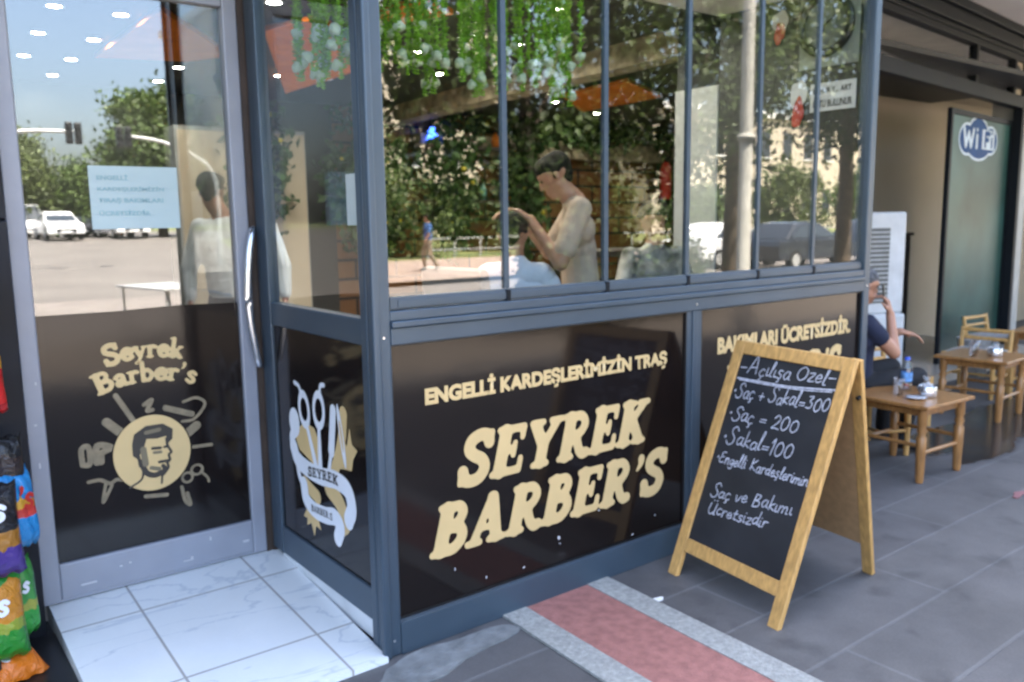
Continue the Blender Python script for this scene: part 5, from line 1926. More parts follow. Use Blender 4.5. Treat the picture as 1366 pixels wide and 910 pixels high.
MB().box(2.42, 2.86, 1.02, 1.44, FZ + .56, FZ + .62).build('seat', M['black_plastic'], wc, WO, bevel=.015)
for x, y in ((2.44, 1.04), (2.80, 1.04), (2.44, 1.38), (2.80, 1.38)):
    MB().box(x, x + .04, y, y + .04, FZ, FZ + .56).build('leg', M['black_plastic'], wc, WO)
# man in a pale shirt standing inside the door
cx2 = Vector((.57, 2.85, FZ))
rel = lambda l, f, z: cx2 + Lf * l + Fw * f + Vector((0, 0, z))
sd = Vector((.94, -.34, 0))
fd = Vector((.34, .94, 0))
rel = lambda l, f, z: cx2 + sd * l + fd * f + Vector((0, 0, z))
jm = dict(face=fd + sd * .4, head=rel(-.12, .0, 1.61), neck=rel(-.06, .0, 1.47), pelvis=rel(0, 0, .94), sl=rel(-.20, 0, 1.385), sr=rel(.20, 0, 1.385), hl=rel(-.10, 0, .90), hr=rel(.10, 0, .90),
          el=rel(-.285, .0, 1.13), wl=rel(-.285, -.03, .945), er=rel(.285, .0, 1.13), wr=rel(.285, -.03, .945), handl=((0, 0, -1), sd, 1, .5), handr=((0, 0, -1), -sd, -1, .5),
          kl=rel(-.10, .02, .48), al=rel(-.11, 0, .09), tl=rel(-.12, .16, .035), kr=rel(.10, .02, .48), ar=rel(.11, 0, .09), tr=rel(.12, .16, .035), girth=1.12)
person('man in a loose pale long-sleeved shirt standing inside the door', tuple(cx2), jm, [M['skin_dark'], M['shirt_pale'], M['black_cloth'], M['black_plastic']], .012, M['hair'], bare_forearm=False)

# ================================================================== TEA HOUSE NEXT DOOR
HD = R(6.35)
ch, shh = math.cos(HD), math.sin(HD)
FP = lambda s, t, z: Vector((7 + s * ch - t * shh, 1.3 + s * shh + t * ch, z))    # s along the front, t into the room
th = thing('cafe_front', 'dark aluminium tea house front with transom panes, open beside the barbershop', 'shop front', (7, 1.3, 0))
TO = (7, 1.3, 0)


def fbar(mb, s0, s1, t0, t1, z0, z1):
    o = FP(s0, t0, z0)
    mb.obox(o, FP(s1, t0, z0) - o, FP(s0, t1, z0) - o, Vector((0, 0, z1 - z0)))


S0, S1 = -3.93, 6
mb = MB()
fbar(mb, S0, S1, -.03, .06, 2.57, 2.69)
mb.build('header_beam', M['frame_dark'], th, TO, bevel=.004)
mb = MB()
fbar(mb, S0, S1, -.03, .06, 3.02, 3.075)
fbar(mb, S0, S1, -.045, .06, 3.075, 3.11)
mb.build('top_beam', M['frame_dark'], th, TO, bevel=.004)
for s in (-2.55, -.05, 1.08, 1.42, 3.2):
    mb = MB()
    fbar(mb, s, s + .065, -.025, .055, 2.69, 3.02)
    mb.build('transom_post', M['frame_dark'], th, TO, bevel=.003)
mb = MB()
for a, b in ((S0, -2.55), (-2.485, -.05), (.015, 1.08), (1.485, 3.2)):
    fbar(mb, a, b, .01, .016, 2.69, 3.02)
mb.build('transom_panes', M['glass_clear'], th, TO)
mb = MB()
fbar(mb, S0, S1, -.08, -.03, 3.11, 3.22)
fbar(mb, S0, S1, -.12, -.03, 3.222, 3.302)
mb.build('shutter_box', M['frame_dark'], th, TO, bevel=.006)
mb = MB()
fbar(mb, 1.40, 1.49, -.03, .06, 0, 2.57)
mb.build('side_post', M['frame_dark'], th, TO, bevel=.004)
mb = MB()
fbar(mb, 1.52, 1.72, -.02, .3, 0, 3.0)
mb.build('pillar', M['wall_pale'], th, TO)
# tinted door leaf, half slid
dr = thing('cafe_door', 'green tinted glass door leaf with a round cornered sign at the tea house', 'door', tuple(FP(.5, .02, 0)))
DOo = tuple(FP(.5, .02, 0))
sa, sb_ = -.30, 1.38
mb = MB()
fbar(mb, sa, sb_, .075, .083, .08, 2.40)
gp_ = mb.build('glass', M['glass_green'], dr, DOo)
mb = MB()
fbar(mb, sa - .05, sa, .06, .10, .0, 2.45)
fbar(mb, sb_, sb_ + .03, .06, .10, .0, 2.45)
fbar(mb, sa, sb_, .06, .10, 2.40, 2.45)
fbar(mb, sa, sb_, .06, .10, .0, .08)
mb.build('leaf_frame', M['frame_dark'], dr, DOo)
W_map = lambda off: (lambda u, v: FP(u, .073 - off, v) - Vector(DOo))
s0_, s1_ = -.12, 1.0
wc_, wz = (s0_ + s1_) / 2, 2.205
cl = lambda k: union(ell(wc_ - .33, wz - .01, .20 + k, .13 + k), ell(wc_ - .02, wz + .03, .28 + k, .17 + k), ell(wc_ + .0, wz - .05, .34 + k, .13 + k), ell(wc_ + .34, wz + .005, .19 + k, .12 + k))
cell = .008
bb = (wc_ - .62, wc_ + .62, wz - .26, wz + .26)
filled(cl(.024), bb, cell, .001, 'sign_border', M['wifi_white'], dr, W_map)
filled(cl(.0), bb, cell, .002, 'sign_ground', M['wifi_blue'], dr, W_map)
rb = lambda X, Y: np.maximum(np.abs(X - (wc_ + .27)) - .15, np.abs(Y - (wz + .01)) - .065) - .03
filled(rb, bb, cell, .003, 'sign_box', M['wifi_white'], dr, W_map)
bs = lambda pts: [(wc_ + x, wz + y) for x, y in pts]
filled(stk([(bs([(-.42, .08), (-.36, -.07), (-.29, .05), (-.22, -.07), (-.16, .08)]), .026), (bs([(-.06, .03), (-.06, -.07)]), .026), (bs([(-.06, .09), (-.06, .091)]), .02)]), bb, cell, .003, 'sign_letters', M['wifi_white'], dr, W_map)
filled(stk([(bs([(.18, -.05), (.18, .07), (.30, .07)]), .024), (bs([(.18, .01), (.27, .01)]), .022), (bs([(.37, -.05), (.37, .02)]), .024), (bs([(.37, .08), (.37, .081)]), .02)]), bb, cell, .004, 'sign_letters', M['wifi_blue'], dr, W_map)
# an extractor fan in the last transom
fn = thing('extractor_fan', 'round extractor fan with an orange hub in the tea house transom', 'fan', tuple(FP(1.25, .0, 2.85)))
FO = tuple(FP(1.25, .0, 2.85))
mb = MB()
fbar(mb, 1.145, 1.42, .005, .02, 2.69, 3.02)
mb.build('panel', M['beige_wall'], fn, FO)
mb = MB()
circ = [FP(1.22 + .085 * math.cos(2 * math.pi * k / 24), -.005, 2.86 + .105 * math.sin(2 * math.pi * k / 24)) for k in range(25)]
mb.tube(circ, .016, 8, caps=False)
mb.build('ring', M['black_plastic'], fn, FO)
mb = MB()
mb.prism([(.07 * math.cos(2 * math.pi * k / 20), .09 * math.sin(2 * math.pi * k / 20)) for k in range(20)], FP(1.22, 0, 2.86), FP(1, 0, 0) - FP(0, 0, 0), (0, 0, 1), FP(0, -.004, 0) - FP(0, 0, 0))
mb.build('grille', M['black_plastic'], fn, FO)
mb = MB()
for k in range(3):
    a = 2.1 * k + .5
    mb.prism([(0, 0), (.035 * math.cos(a), .075 * math.sin(a)), (.05 * math.cos(a + .7), .06 * math.sin(a + .7))], FP(1.22, -.008, 2.86), FP(1, 0, 0) - FP(0, 0, 0), (0, 0, 1), FP(0, -.004, 0) - FP(0, 0, 0))
mb.build('blades', pmat('orange red plastic', (.6, .13, .06), .4), fn, FO)
tag(MB().box(*(lambda p: (p.x, p.x + .1, p.y - .005, p.y, 3.13, 3.20))(FP(1.1, -.085, 0))).build('paper_label', M['paper']), 'small white label stuck on the tea house shutter box', 'label')
# room
mb = MB()
mb.box(4.52, 12, 2.50, 2.6, 0, 3.4)
tag(mb.build('wall', M['beige_wall']), 'plain beige back wall inside the tea house', 'wall')
tag(MB().box(11.9, 12.0, 1.6, 2.5, 0, 3.4).build('wall', M['beige_wall']), 'beige end wall inside the tea house', 'wall')
mb = MB()
mb.add([FP(S0, .07, 3.06), FP(5, .07, 3.06), (12, 2.5, 3.06), (4.6, 2.5, 3.06)], [(0, 3, 2, 1)])
mb.add([FP(S0, .07, 3.10), FP(5, .07, 3.10), (12, 2.5, 3.10), (4.6, 2.5, 3.10)], [(0, 1, 2, 3)])
structure(mb.build('ceiling', M['ceil_pale']))
structure(MB().box(4.5, 11.9, 1.85, 2.499, 2.80, 3.05).build('ceiling', M['beige_wall']))
cd = thing('ceiling_downlight', 'warm lit downlight in the tea house ceiling by the window post', 'ceiling light', (6.55, 1.98, 2.790))
MB().lathe([(.05, .0), (.07, -.012), (.08, .006)], n=24).build('trim_ring', M['white_plastic'], cd)
MB().lathe([(.052, -.004), (.0005, -.003)], n=24).build('lamp', M['downlight_cafe'], cd)
# air cooler
ac = thing('air_cooler', 'tall white air cooler with grey grilles inside the tea house', 'air cooler', (5.86, 1.66, 0))
AO = (5.86, 1.66, 0)
AR = Matrix.Rotation(R(-18), 3, 'Z')


def abox(mb, x0, x1, y0, y1, z0, z1):
    o = Vector((5.86, 1.66, 0)) + AR @ Vector((x0, y0, z0))
    mb.obox(o, AR @ Vector((x1 - x0, 0, 0)), AR @ Vector((0, y1 - y0, 0)), Vector((0, 0, z1 - z0)))


mb = MB()
abox(mb, -.29, .29, -.19, .19, .62, 1.52)
mb.build('upper_body', M['white_plastic'], ac, AO, bevel=.02)
mb = MB()
abox(mb, -.31, .31, -.21, .21, .06, .62)
mb.build('water_tank', M['white_plastic'], ac, AO, bevel=.03)
mb = MB()
abox(mb, -.21, .10, -.198, -.188, .72, 1.38)
gr = mb.build('front_grille', M['grille'], ac, AO)
mb = MB()
for k in range(16):
    abox(mb, -.21, .10, -.204, -.1985, .74 + .04 * k, .748 + .04 * k)
mb.build('slats', M['white_plastic'], gr, AO)
mb = MB()
abox(mb, .288, .298, -.13, .13, .72, 1.38)
mb.build('side_grille', M['grille'], ac, AO)
for x, y in ((-.2, -.14), (.2, -.14), (-.2, .14), (.2, .14)):
    mb = MB()
    c = Vector(AO) + AR @ Vector((x, y, 0))
    mb.lathe([(.001, 0), (.03, 0), (.03, .06), (.001, .06)], c, 10)
    mb.build('caster', M['black_plastic'], ac, AO)
cbn = thing('cabinet', 'dark brown cabinet against the wall beside the air cooler', 'cabinet', (6.7, 2.2, 0))
KO = (6.7, 2.2, 0)
MB().box(6.25, 7.25, 1.95, 2.45, 0, 1.28).build('carcass', M['brown_dark'], cbn, KO, bevel=.006)
MB().box(6.22, 7.28, 1.93, 2.46, 1.281, 1.31).build('worktop', M['brown_dark'], cbn, KO, bevel=.004)
for x in (6.28, 6.77):
    MB().box(x, x + .45, 1.935, 1.949, .08, 1.22).build('cabinet_door', pmat('mottled dark laminate', (.06, .05, .045), .4, 0, .4, 12), cbn, KO, bevel=.003)
bn = thing('waste_bin', 'small pale bin standing before the tea house door', 'bin', (6.75, 1.05, 0))
MB().lathe([(.001, 0), (.11, 0), (.14, .34), (.15, .36), (.13, .36), (.10, .02), (.001, .02)], n=20).build('bucket', M['rope'], bn)

# ------------------------------------------------------------------ tea tables and chairs
def tea_table():
    r = thing('tea_table', 'nearest low wooden tea table with a water bottle, behind the A-board', 'table', (0, 0, 0), 0, 'low wooden tea tables outside')
    h = .45
    mb = MB()
    mb.box(-.255, .255, -.255, .255, h - .022, h)
    mb.build('tabletop', M['tea_wood'], r, bevel=.006)
    mb = MB()
    for a in (-1, 1):
        mb.box(-.19, .19, a * .19 - .009, a * .19 + .009, h - .07, h - .0225)
        mb.box(a * .19 - .009, a * .19 + .009, -.181, .181, h - .07, h - .0225)
    mb.build('apron', M['tea_wood'], r)
    prof = [(.019, 0), (.023, .02), (.027, .18), (.0275, .26), (.019, .275), (.028, .30), (.019, .325), (.027, .34), (.027, h - .022)]
    for x in (-.20, .20):
        for y in (-.20, .20):
            MB().lathe(prof, (x, y, 0), 14).build('leg', M['tea_wood'], r)
    for (a, b, z) in (((-.2, -.2), (.2, -.2), .17), ((-.2, .2), (.2, .2), .17), ((-.2, -.2), (-.2, .2), .21), ((.2, -.2), (.2, .2), .21)):
        MB().tube([(a[0], a[1], z), (b[0], b[1], z)], .012, 10).build('stretcher', M['tea_wood'], r)
    return r


def tea_chair():
    r = thing('tea_chair', 'low wooden chair with woven cord seat under the seated man', 'chair', (0, 0, 0), 0, 'low tea house chairs')
    MB().box(-.19, .19, -.19, .19, .33, .365).build('seat', M['rope'], r, bevel=.012)
    mb = MB()
    for a in (-1, 1):
        mb.tube([(-.19, a * .19, .345), (.19, a * .19, .345)], .017, 8)
        mb.tube([(a * .19, -.19, .345), (a * .19, .19, .345)], .017, 8)
    mb.build('seat_frame', M['wood'], r)
    for x in (-.19, .19):
        MB().tube([(x, .19, 0), (x, .19, .36)], [.017, .02], 10).build('leg', M['wood'], r)
        MB().tube([(x, -.19, 0), (x, -.19, .36), (x, -.22, .53)], [.017, .02, .017], 10).build('back_leg', M['wood'], r)
    mb = MB()
    mb.tube([(-.19, -.216, .51), (.19, -.216, .51)], .017, 8)
    mb.tube([(-.19, -.204, .44), (.19, -.204, .44)], .014, 8)
    mb.build('back_rail', M['wood'], r)
    mb = MB()
    for a in (-1, 1):
        mb.tube([(a * .19, -.19, .16), (a * .19, .19, .16)], .011, 8)
    mb.tube([(-.19, 0, .16), (.19, 0, .16)], .011, 8)
    mb.build('stretcher', M['wood'], r)
    return r


t1 = tea_table()
t1.location = (3.50, -.01, 0)
t1.rotation_euler = (0, 0, R(-3))
dup(t1, (5.27, .34, 0), R(3), 'second low tea table farther along, with glasses and a sugar bowl')
dup(t1, (7.05, .55, 0), R(5), 'third low tea table at the right edge before the cafe door')
c1 = tea_chair()
c1.location = (3.68, .38, 0)
c1.rotation_euler = (0, 0, R(-115))
dup(c1, (4.45, .62, 0), R(170), 'empty low chair with cord seat between the first two tea tables')
dup(c1, (6.0, .70, 0), R(95), 'empty low chair with cord seat beyond the second tea table')
dup(c1, (6.15, .20, 0), R(80), 'empty low chair turned to the second tea table from the right')
dup(c1, (7.1, 1.0, 0), R(175), 'empty low chair by the third tea table near the pillar')


def saucer_set(loc, lab, glass=True):
    r = thing('tea_saucer', lab, 'saucer', loc, 0, 'tea saucers and glasses')
    MB().lathe([(.001, .001), (.03, .001), (.055, .012), (.057, .014), (.03, .005), (.001, .005)], n=22).build('saucer', M['porcelain'], r)
    if glass:
        MB().lathe([(.001, .006), (.02, .006), (.022, .03), (.018, .055), (.024, .085), (.022, .085), (.016, .055), (.02, .03), (.001, .012)], n=16).build('glass', M['tea_glass'], r)


saucer_set((3.40, -.10, .45), 'empty white saucer near the front edge of the first tea table', False)
saucer_set((3.68, -.02, .45), 'saucer with a tea glass at the right of the first tea table')
saucer_set((5.42, .32, .45), 'saucer with a glass on the second tea table')
saucer_set((7.0, .5, .45), 'saucer with a glass on the third tea table')


def sugar_bowl(loc, lab):
    r = thing('sugar_bowl', lab, 'bowl', loc, 0, 'metal sugar bowls')
    MB().lathe([(.001, 0), (.045, 0), (.05, .01), (.05, .062), (.047, .065), (.044, .06), (.044, .01), (.001, .008)], n=22).build('bowl', M['steel'], r)
    mb = MB()
    for k in range(9):
        a = k * 2.4
        mb.box(.022 * math.cos(a) - .007, .022 * math.cos(a) + .007, .022 * math.sin(a) - .007, .022 * math.sin(a) + .007, .045 + .003 * k, .058 + .003 * k)
    mb.build('sugar_cubes', M['porcelain'], r)


sugar_bowl((3.51, -.11, .45), 'metal sugar bowl in the middle of the first tea table')
sugar_bowl((5.25, .25, .45), 'metal sugar bowl on the second tea table')
wbt = thing('water_bottle', 'small clear water bottle with blue cap on the first tea table', 'bottle', (3.585, .055, .45))
MB().lathe([(.001, 0), (.03, 0), (.033, .01), (.033, .05), (.031, .055), (.033, .06), (.033, .13), (.03, .15), (.014, .178), (.013, .19)], n=20).build('body', M['water_bottle'], wbt)
MB().lathe([(.0336, .06), (.0336, .115)], n=20).build('label_band', M['label_blue'], wbt)
MB().lathe([(.016, .186), (.016, .204), (.001, .204)], n=16).build('cap', M['cap_blue'], wbt)
for i, (x, y, z, lab) in enumerate(((3.43, .02, .45, 'clear drinking glass beside the water bottle'), (5.15, .36, .45, 'clear glass on the left of the second tea table'), (5.32, .42, .45, 'clear glass at the back of the second tea table'))):
    r = thing('drinking_glass', lab, 'glass', (x, y, z), 0, 'drinking glasses on tables')
    MB().lathe([(.001, 0), (.026, 0), (.032, .10), (.030, .10), (.024, .006), (.001, .006)], n=18).build('tumbler', M['tea_glass'], r)
r = thing('red_packet', 'small red packet lying behind the water bottle', 'packet', (3.66, .10, .45), R(30))
MB().box(-.03, .03, -.02, .02, 0, .022).build('box', M['red'], r, bevel=.002)
MB().box(-.0302, .0302, -.0202, .0202, .006, .012).build('band', M['paper'], r)

# seated man on the phone
mo = Vector((3.635, .40, 0))
fx = Vector((.93, -.36, 0)).normalized()
sx = Vector((fx.y, -fx.x, 0))                 # his right-hand side
rel = lambda f, s, z: mo + fx * f + sx * s + Vector((0, 0, z))
js = dict(face=fx + sx * .15 - Vector((0, 0, .12)), head=rel(.015, .0, 1.055), neck=rel(-.02, .0, .92), pelvis=rel(-.06, .0, .46), sl=rel(-.06, -.19, .845), sr=rel(-.07, .165, .835), hl=rel(-.02, -.1, .44), hr=rel(-.02, .1, .44),
          er=rel(.11, .19, .655), wr=rel(.145, .10, .885), el=rel(.16, -.20, .66), wl=rel(.36, -.05, .745),
          handl=(fx * .9 + sx * .45 - Vector((0, 0, .22)), (0, 0, -1), 1, .55), handr=(Vector((0, 0, .8)) - fx * .12 - sx * .15, -fx * .6 - sx * .6, 1, 1.0),
          kl=rel(.36, -.12, .50), al=rel(.34, -.14, .10), tl=rel(.48, -.16, .035), kr=rel(.34, .14, .48), ar=rel(.22, .16, .10), tr=rel(.36, .18, .035), girth=.92)
person('grey-haired seated man in navy and black talking on a phone', tuple(mo), js, [M['skin'], M['navy'], M['black_cloth'], M['black_plastic']], .0085, M['hair_grey'], sleeve=.42)
pf = thing('mobile_phone', 'black mobile phone held to the seated man\'s face', 'phone', tuple(rel(.125, -.06, 1.02)))
mb = MB()
po = rel(.105, .085, .93)
mb.obox(po, fx * .006 + sx * .007, Vector((0, 0, .14)) - fx * .02, fx * .045 - sx * .045)
mb.build('case', M['black_plastic'], pf, tuple(rel(.125, -.06, 1.02)), bevel=.003)

# ================================================================== UPPER BUILDING OVER THE SHOPS
bd = thing('apartment_building', 'building carrying the shops with a pale grey soffit over the pavement', 'building', (2, 3, 3.5))
UO = (2, 3, 3.5)
mb = MB()
mb.box(-26, 34, -.6, 12, 3.31, 8.4)
mb.build('wall', M['soffit'], bd, UO)
mb = MB()
mb.box(-1.0, 3.2, .02, 1.15, 2.805, 3.308)
mb.box(-26, -.9, .90, 1.15, 3.0, 3.308)
mb.box(-26, -2.6, .90, 1.15, 0, 3.0)
mb.build('fascia', M['frame_dark'], bd, UO)
for k in range(9):
    x = -22 + k * 6
    for z in (4.3, 6.5):
        mb = MB()
        mb.box(x, x + 1.6, -.612, -.6, z, z + 1.6)
        f = mb.build('window', M['win_dark'], bd, UO)
        mb = MB()
        mb.box(x - .06, x, -.64, -.6, z - .06, z + 1.66)
        mb.box(x + 1.6, x + 1.66, -.64, -.6, z - .06, z + 1.66)
        mb.box(x, x + 1.6, -.64, -.6, z + 1.6, z + 1.66)
        mb.box(x - .1, x + 1.7, -.66, -.6, z - .12, z - .06)
        mb.build('window_frame', M['white_plastic'], f, UO)

# ================================================================== WHAT STANDS ACROSS THE STREET (seen in the glass)
rng = np.random.default_rng(21)
tree('broad dark street tree at the kerb, mirrored in the left window panes', (6.2, -6.9, -.0), 3.55, (2.15, 1.7, 2.4), M['leaf_shade'], 112, 120, .13, .26, .15)
tree('second dark street tree at the kerb, mirrored in the middle panes', (9.4, -6.9, -.0), 3.7, (1.8, 1.7, 1.9), M['leaf_shade'], 70, 110, .13, .27, .15)
tree('lighter sparse street tree mirrored behind the lamp post', (12.15, -8.0, -.0), 5.3, (1.7, 1.7, 1.9), M['leaf_light'], 36, 90, .14, .3, .15)
tree('dark street tree mirrored in the right end pane', (16.1, -8.0, -.0), 4.75, (1.75, 1.7, 1.75), M['leaf_shade'], 72, 110, .15, .3, .16)
tree('big round tree behind the traffic light, mirrored in the door', (12.5, -46, .8), 4.7, (2.6, 2.6, 3.4), M['leaf'], 170, 130, .30, .45, .25)
tree('low pale tree far left in the door reflection', (6.2, -52, .8), 2.6, (1.9, 2, 2.4), M['leaf_light'], 60, 110, .28, .45, .18)
tree('low bushy tree beside the pale one in the door reflection', (9.6, -52, .8), 2.2, (2.0, 2, 2.0), M['leaf'], 70, 110, .28, .45, .18)
tree('tall yellowish tree far left in the door reflection', (7.6, -60, .8), 3.6, (1.6, 1.8, 2.6), M['leaf_light'], 60, 110, .3, .45, .2)
rng = np.random.default_rng(22)
for i, (x, y, h, s, m) in enumerate(((16, -27, 1.6, 2.2, 'leaf_light'), (21, -29, 1.3, 2.6, 'leaf'), (27, -28, 1.8, 2.6, 'leaf_light'), (34, -27, 1.4, 3.0, 'leaf'), (42, -27, 2.2, 3.2, 'leaf_light'), (52, -28, 2.4, 3.4, 'leaf'), (18, -34, 3.4, 3.2, 'leaf'), (30, -35, 3.6, 3.4, 'leaf'))):
    tree(('low shrub on the far verge, %s from the left in the window' % ('first', 'second', 'third', 'fourth', 'fifth', 'sixth')[i]) if i < 6 else ('tall tree behind the verge, %s of the two' % ('nearer', 'farther')[i - 6]),
         (x, y, gz(y)), h, (s, 1.4, h * .9), M[m], 60, 90, .24, .35, .08, 'trees and shrubs across the street', name='shrub' if i < 6 else 'tree')
tree('dense dark shrub at the kerb below the street trees, mirrored before the barber', (6.8, -6.3, -.0), .72, (1.1, .55, .75), M['leaf_shade'], 90, 110, .09, .14, .04, 'trees and shrubs across the street', .2, name='shrub')
tree('dense low shrub at the kerb, mirrored below the second street tree', (8.7, -6.4, -.0), .55, (.7, .5, .5), M['leaf_shade'], 60, 100, .09, .14, .04, 'trees and shrubs across the street', .2, name='shrub')
# lamp post
lp = thing('lamp_post', 'thick beige lamp post at the kerb, mirrored in the window', 'street lamp', (7.28, -4.0, 0))
MB().lathe([(.12, 0), (.12, .3), (.085, .34), (.075, 3.0), (.07, 7.5)], n=18).build('pole', M['pole'], lp)
MB().lathe([(.075, 2.40), (.105, 2.41), (.105, 2.47), (.075, 2.48)], n=18).build('collar', M['pole'], lp)
MB().tube([(0, 0, 7.4), (0, -.5, 7.9), (0, -1.6, 8.1)], .05, 10).build('arm', M['pole'], lp)
MB().box(-.12, .12, -2.2, -1.55, 8.04, 8.16).build('lamp_head', M['galv'], lp, bevel=.03)


def traffic_light(label, foot, pts, head):
    r = thing('traffic_light', label, 'traffic light', foot, 0, 'traffic lights at the crossing')
    MB().tube(catmull(pts, 6), [.09 - .04 * k / (6 * (len(pts) - 1)) for k in range(6 * (len(pts) - 1) + 1)], 10).build('mast', M['galv'], r)
    for sgn in (-.13, .13):
        hx = head[0] + sgn
        b = MB().box(hx - .10, hx + .10, head[1] - .1, head[1] + .1, head[2] - .33, head[2] + .33).build('signal_head', M['black_plastic'], r, bevel=.03)
        mb = MB()
        for k in range(3):
            z = head[2] - .2 + .2 * k
            mb.tube([(hx, head[1] + .10, z), (hx, head[1] + .2, z)], .08, 12)
        mb.build('visor', M['black_plastic'], b)


traffic_light('traffic signal on a curved arm reaching in from the left, mirrored in the door', (.2, -25, gz(-25)), [(0, 0, 0), (0, 0, 3.2), (.9, 0, 3.95), (2.6, 0, 4.28), (4.1, 0, 4.35)], (4.1, 0, 4.3))
traffic_light('traffic signal on a curved arm reaching in from the right, mirrored in the door', (8.6, -25, gz(-25)), [(0, 0, 0), (0, 0, 2.9), (-.7, 0, 3.75), (-1.7, 0, 4.15), (-2.8, 0, 4.3)], (-2.85, 0, 4.25))


def car(label, loc, rz, paint, van=False, group='cars at the crossing'):
    r = thing('parked_car' if not van else 'van', label, 'van' if van else 'car', loc, rz, group)
    # nose towards +y
    W = .88
    if van:
        low = [(-2.3, .3), (-2.35, .9), (-2.25, 1.0), (1.3, 1.02), (2.15, .92), (2.3, .75), (2.32, .32)]
        top = [(-2.28, .98), (-2.2, 1.85), (-1.9, 1.93), (.75, 1.9), (1.55, 1.0)]
    else:
        low = [(-2.15, .3), (-2.2, .75), (-2.1, .92), (-1.2, .96), (1.0, .94), (1.95, .80), (2.15, .62), (2.18, .3)]
        top = [(-1.75, .94), (-1.1, 1.40), (-.6, 1.46), (.1, 1.43), (1.05, .93)]
    mb = MB()

    def loft(prof, w0, w1, z0, z1):
        n = len(prof)
        vs = []
        for sgn in (-1, 1):
            for (y, z) in prof:
                t = (z - z0) / (z1 - z0)
                vs.append((sgn * (w0 + (w1 - w0) * t), y, z))
        mb.add(vs, [tuple(range(n)), tuple(range(2 * n - 1, n - 1, -1))] + [(i, n + i, n + (i + 1) % n, (i + 1) % n) for i in range(n)])
    loft(low, .86, .84, .3, 1.0)
    loft(top, .80, .62, top[0][1], top[2][1])
    mb.build('body', paint, r, bevel=.05)
    mb = MB()
    (y0, z0), (y1, z1) = top[-1], top[-2]
    wt = .80 + (.62 - .80) * ((z1 - z0) / (top[2][1] - z0))
    n = Vector((0, z1 - z0, y0 - y1)).normalized() * .012
    mb.add([Vector((-.70, y0 - .03, z0 + .04)) + n, Vector((.70, y0 - .03, z0 + .04)) + n, Vector((wt - .07, y1 + .04, z1 - .05)) + n, Vector((-wt + .07, y1 + .04, z1 - .05)) + n], [(0, 1, 2, 3)])
    mb.build('windscreen', M['win_dark'], r)
    for sgn in (-1, 1):
        mb = MB()
        a = [(y * .82, z0 + .05 if i in (0, len(top) - 1) else z - .10) for i, (y, z) in enumerate(top)]
        vs = []
        for (y, z) in a:
            t = (z - top[0][1]) / (top[2][1] - top[0][1])
            vs.append((sgn * (.80 + (.62 - .80) * t + .01), y, z))
        mb.add(vs, [tuple(range(len(vs)))])
        mb.build('side_window', M['win_dark'], r)
        hl = MB().box(sgn * .66 - .14, sgn * .66 + .14, (2.24 if van else 2.08), (2.33 if van else 2.195), .58, .74)
        hl.build('headlight', M['lamp_white'], r, bevel=.03)
        for y in (-1.35, 1.35):
            mb = MB()
            mb.tube([(sgn * .70, y, .31), (sgn * .875, y, .31)], .31, 20)
            wl = mb.build('wheel', M['tyre'], r)
            mb = MB()
            mb.tube([(sgn * .86, y, .31), (sgn * .885, y, .31)], .19, 16)
            mb.build('rim', M['galv'], wl)
    MB().box(-.45, .45, (2.31 if van else 2.175), (2.335 if van else 2.20), .40, .55).build('radiator_grille', M['black_plastic'], r)
    MB().box(-.26, .26, (2.335 if van else 2.20), (2.345 if van else 2.21), .36, .46).build('number_plate', M['paper'], r)
    return r


cars = [(7.0, -45, 0, 'white saloon car facing the shop at the head of the queue, mirrored in the door', M['car_white'], False), (10.2, -45.5, -3, 'white car in the right-hand lane of the queue, mirrored in the door', M['car_white'], False), (6.3, -51, 0, 'white van waiting behind the first saloon', M['car_white'], True),
        (8.9, -51, 0, 'dark grey car between the two white lanes', M['car_dark'], False), (11.4, -53, 0, 'white van at the back of the right-hand lane', M['car_white'], True), (5.6, -58, 0, 'white van last in the left lane', M['car_white'], True)]
for x, y, a, lab, m, v in cars:
    car(lab, (x, y, gz(y)), R(a), m, v)
car('dark grey car parked along the road, mirrored in the right end panes', (22.2, -13.2, -.14), R(-90), M['car_dark'])
car('white car parked along the road, mirrored beside the lamp post', (21.4, -15.4, -.14), R(-90), M['car_white'])
car('dark car parked farther along the road, mirrored right of the lamp post', (27.0, -13.2, -.14), R(-90), M['car_dark'])

# buildings beyond
def block(label, x0, x1, y0, h, nf, nw, mat, pitched=False, face='y'):
    z0 = gz(y0) - .1
    r = thing('building', label, 'building', ((x0 + x1) / 2, y0 - 5, z0), 0, 'buildings across the street')
    O = ((x0 + x1) / 2, y0 - 5, z0)
    MB().box(x0, x1, y0 - 12, y0, z0, z0 + h).build('wall', mat, r, O)
    if pitched:
        mb = MB()
        mb.prism([(y0 + .6, z0 + h), (y0 - 12.6, z0 + h), (y0 - 6, z0 + h + 2.2)], (x0 - .5, 0, 0), (0, 1, 0), (0, 0, 1), (x1 - x0 + 1, 0, 0))
        mb.build('roof', M['roof_tile'], r, O)
    else:
        MB().box(x0 - .25, x1 + .25, y0 - 12.2, y0 + .25, z0 + h + .002, z0 + h + .4).build('roof', M['ceil_pale'], r, O)
    fh = h / nf
    for i in range(nf):
        for k in range(nw):
            w = (x1 - x0) / nw
            a = x0 + w * k + w * .3
            z = z0 + fh * i + fh * .32
            f = MB().box(a, a + w * .4, y0 - .02, y0 + .02, z, z + fh * .45).build('window', M['win_dark'], r, O)
            MB().box(a - .12, a + w * .4 + .12, y0, y0 + .12, z - .12, z - .003).build('sill', M['ceil_pale'], f, O)
    return r


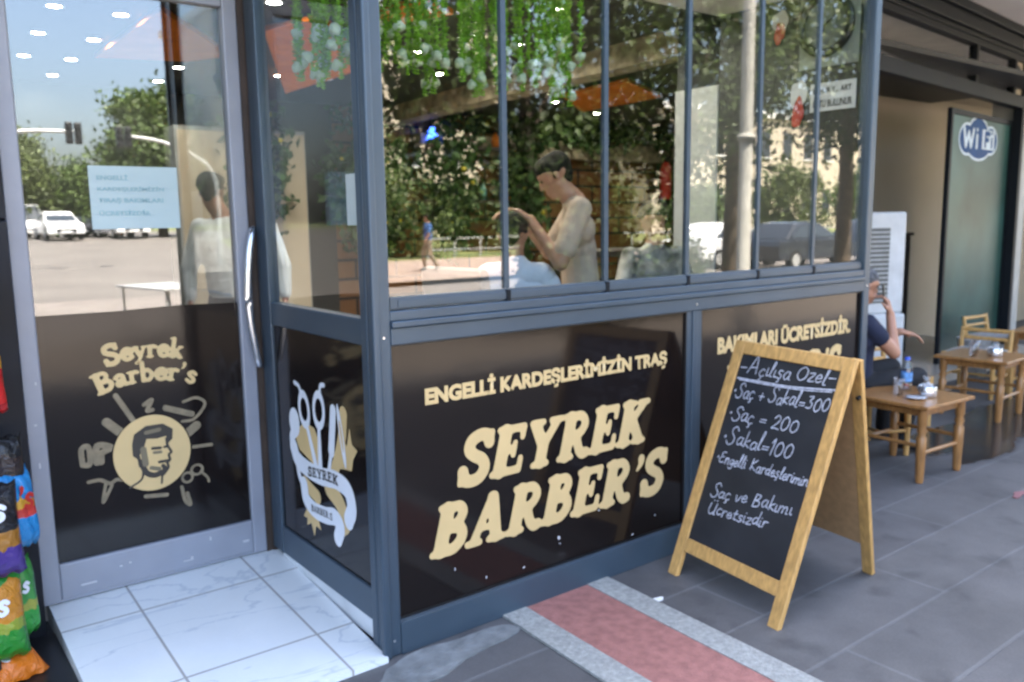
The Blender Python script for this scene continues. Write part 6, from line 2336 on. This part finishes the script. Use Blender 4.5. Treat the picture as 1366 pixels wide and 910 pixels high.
block('cream apartment block across the road behind the left street tree', 15, 31, -40, 12.5, 4, 6, M['cream_wall'])
block('long cream building across the road seen between lamp post and end pane', 40, 72, -36, 8.2, 2, 12, M['cream_wall'])
block('pale building far along the road at the right', 76, 110, -34, 7.0, 2, 10, M['cream_wall'], True)
block('low house with red roof far behind the queue of cars', -6, 4, -95, 6.0, 2, 4, M['cream_wall'], True)
# people and a table on the street
def walker(label, loc, rz, mats, hair):
    c, s = math.cos(rz), math.sin(rz)
    L = lambda x, y, z: (loc[0] + x * c - y * s, loc[1] + x * s + y * c, loc[2] + z)
    f = Vector((-s, c, 0))
    j = dict(face=f, head=L(0, .02, 1.60), neck=L(0, 0, 1.46), pelvis=L(0, 0, .93), sl=L(-.2, 0, 1.38), sr=L(.2, 0, 1.38), hl=L(-.1, 0, .9), hr=L(.1, 0, .9), el=L(-.26, -.08, 1.12), wl=L(-.26, .02, .88), er=L(.26, .08, 1.12), wr=L(.26, .22, .9),
             kl=L(-.1, .14, .5), al=L(-.1, .08, .1), tl=L(-.1, .24, .05), kr=L(.1, -.02, .48), ar=L(.1, -.26, .14), tr=L(.1, -.14, .05))
    person(label, loc, j, mats, .018, hair, hands=True)


walker('pedestrian in a blue shirt walking on the far pavement, mirrored in the window', (12.3, -19.3, -.02), R(100), [M['skin'], M['blue_cloth'], M['khaki'], M['black_plastic']], M['hair'])
ot = thing('outdoor_table', 'small grey steel table standing near the kerb, mirrored in the door', 'table', (1.70, -6.5, 0), R(-12))
MB().box(-.36, .36, -.62, .62, .72, .745).build('tabletop', M['galv'], ot, bevel=.004)
for x in (-.30, .30):
    for y in (-.55, .55):
        MB().tube([(x, y, 0), (x, y, .72)], .016, 8).build('leg', M['galv'], ot)
fc = thing('fence', 'low pale railing along the verge across the road', 'fence', (30, -24.5, -.02))
for k in range(26):
    MB().box(-14.5 + k * 1.2, -14.44 + k * 1.2, -.03, .03, -.2, .85).build('post', M['galv'], fc)
mb = MB()
for z in (.4, .82):
    mb.box(-14.5, 15.6, -.02, .02, z, z + .05)
mb.build('rail', M['galv'], fc)
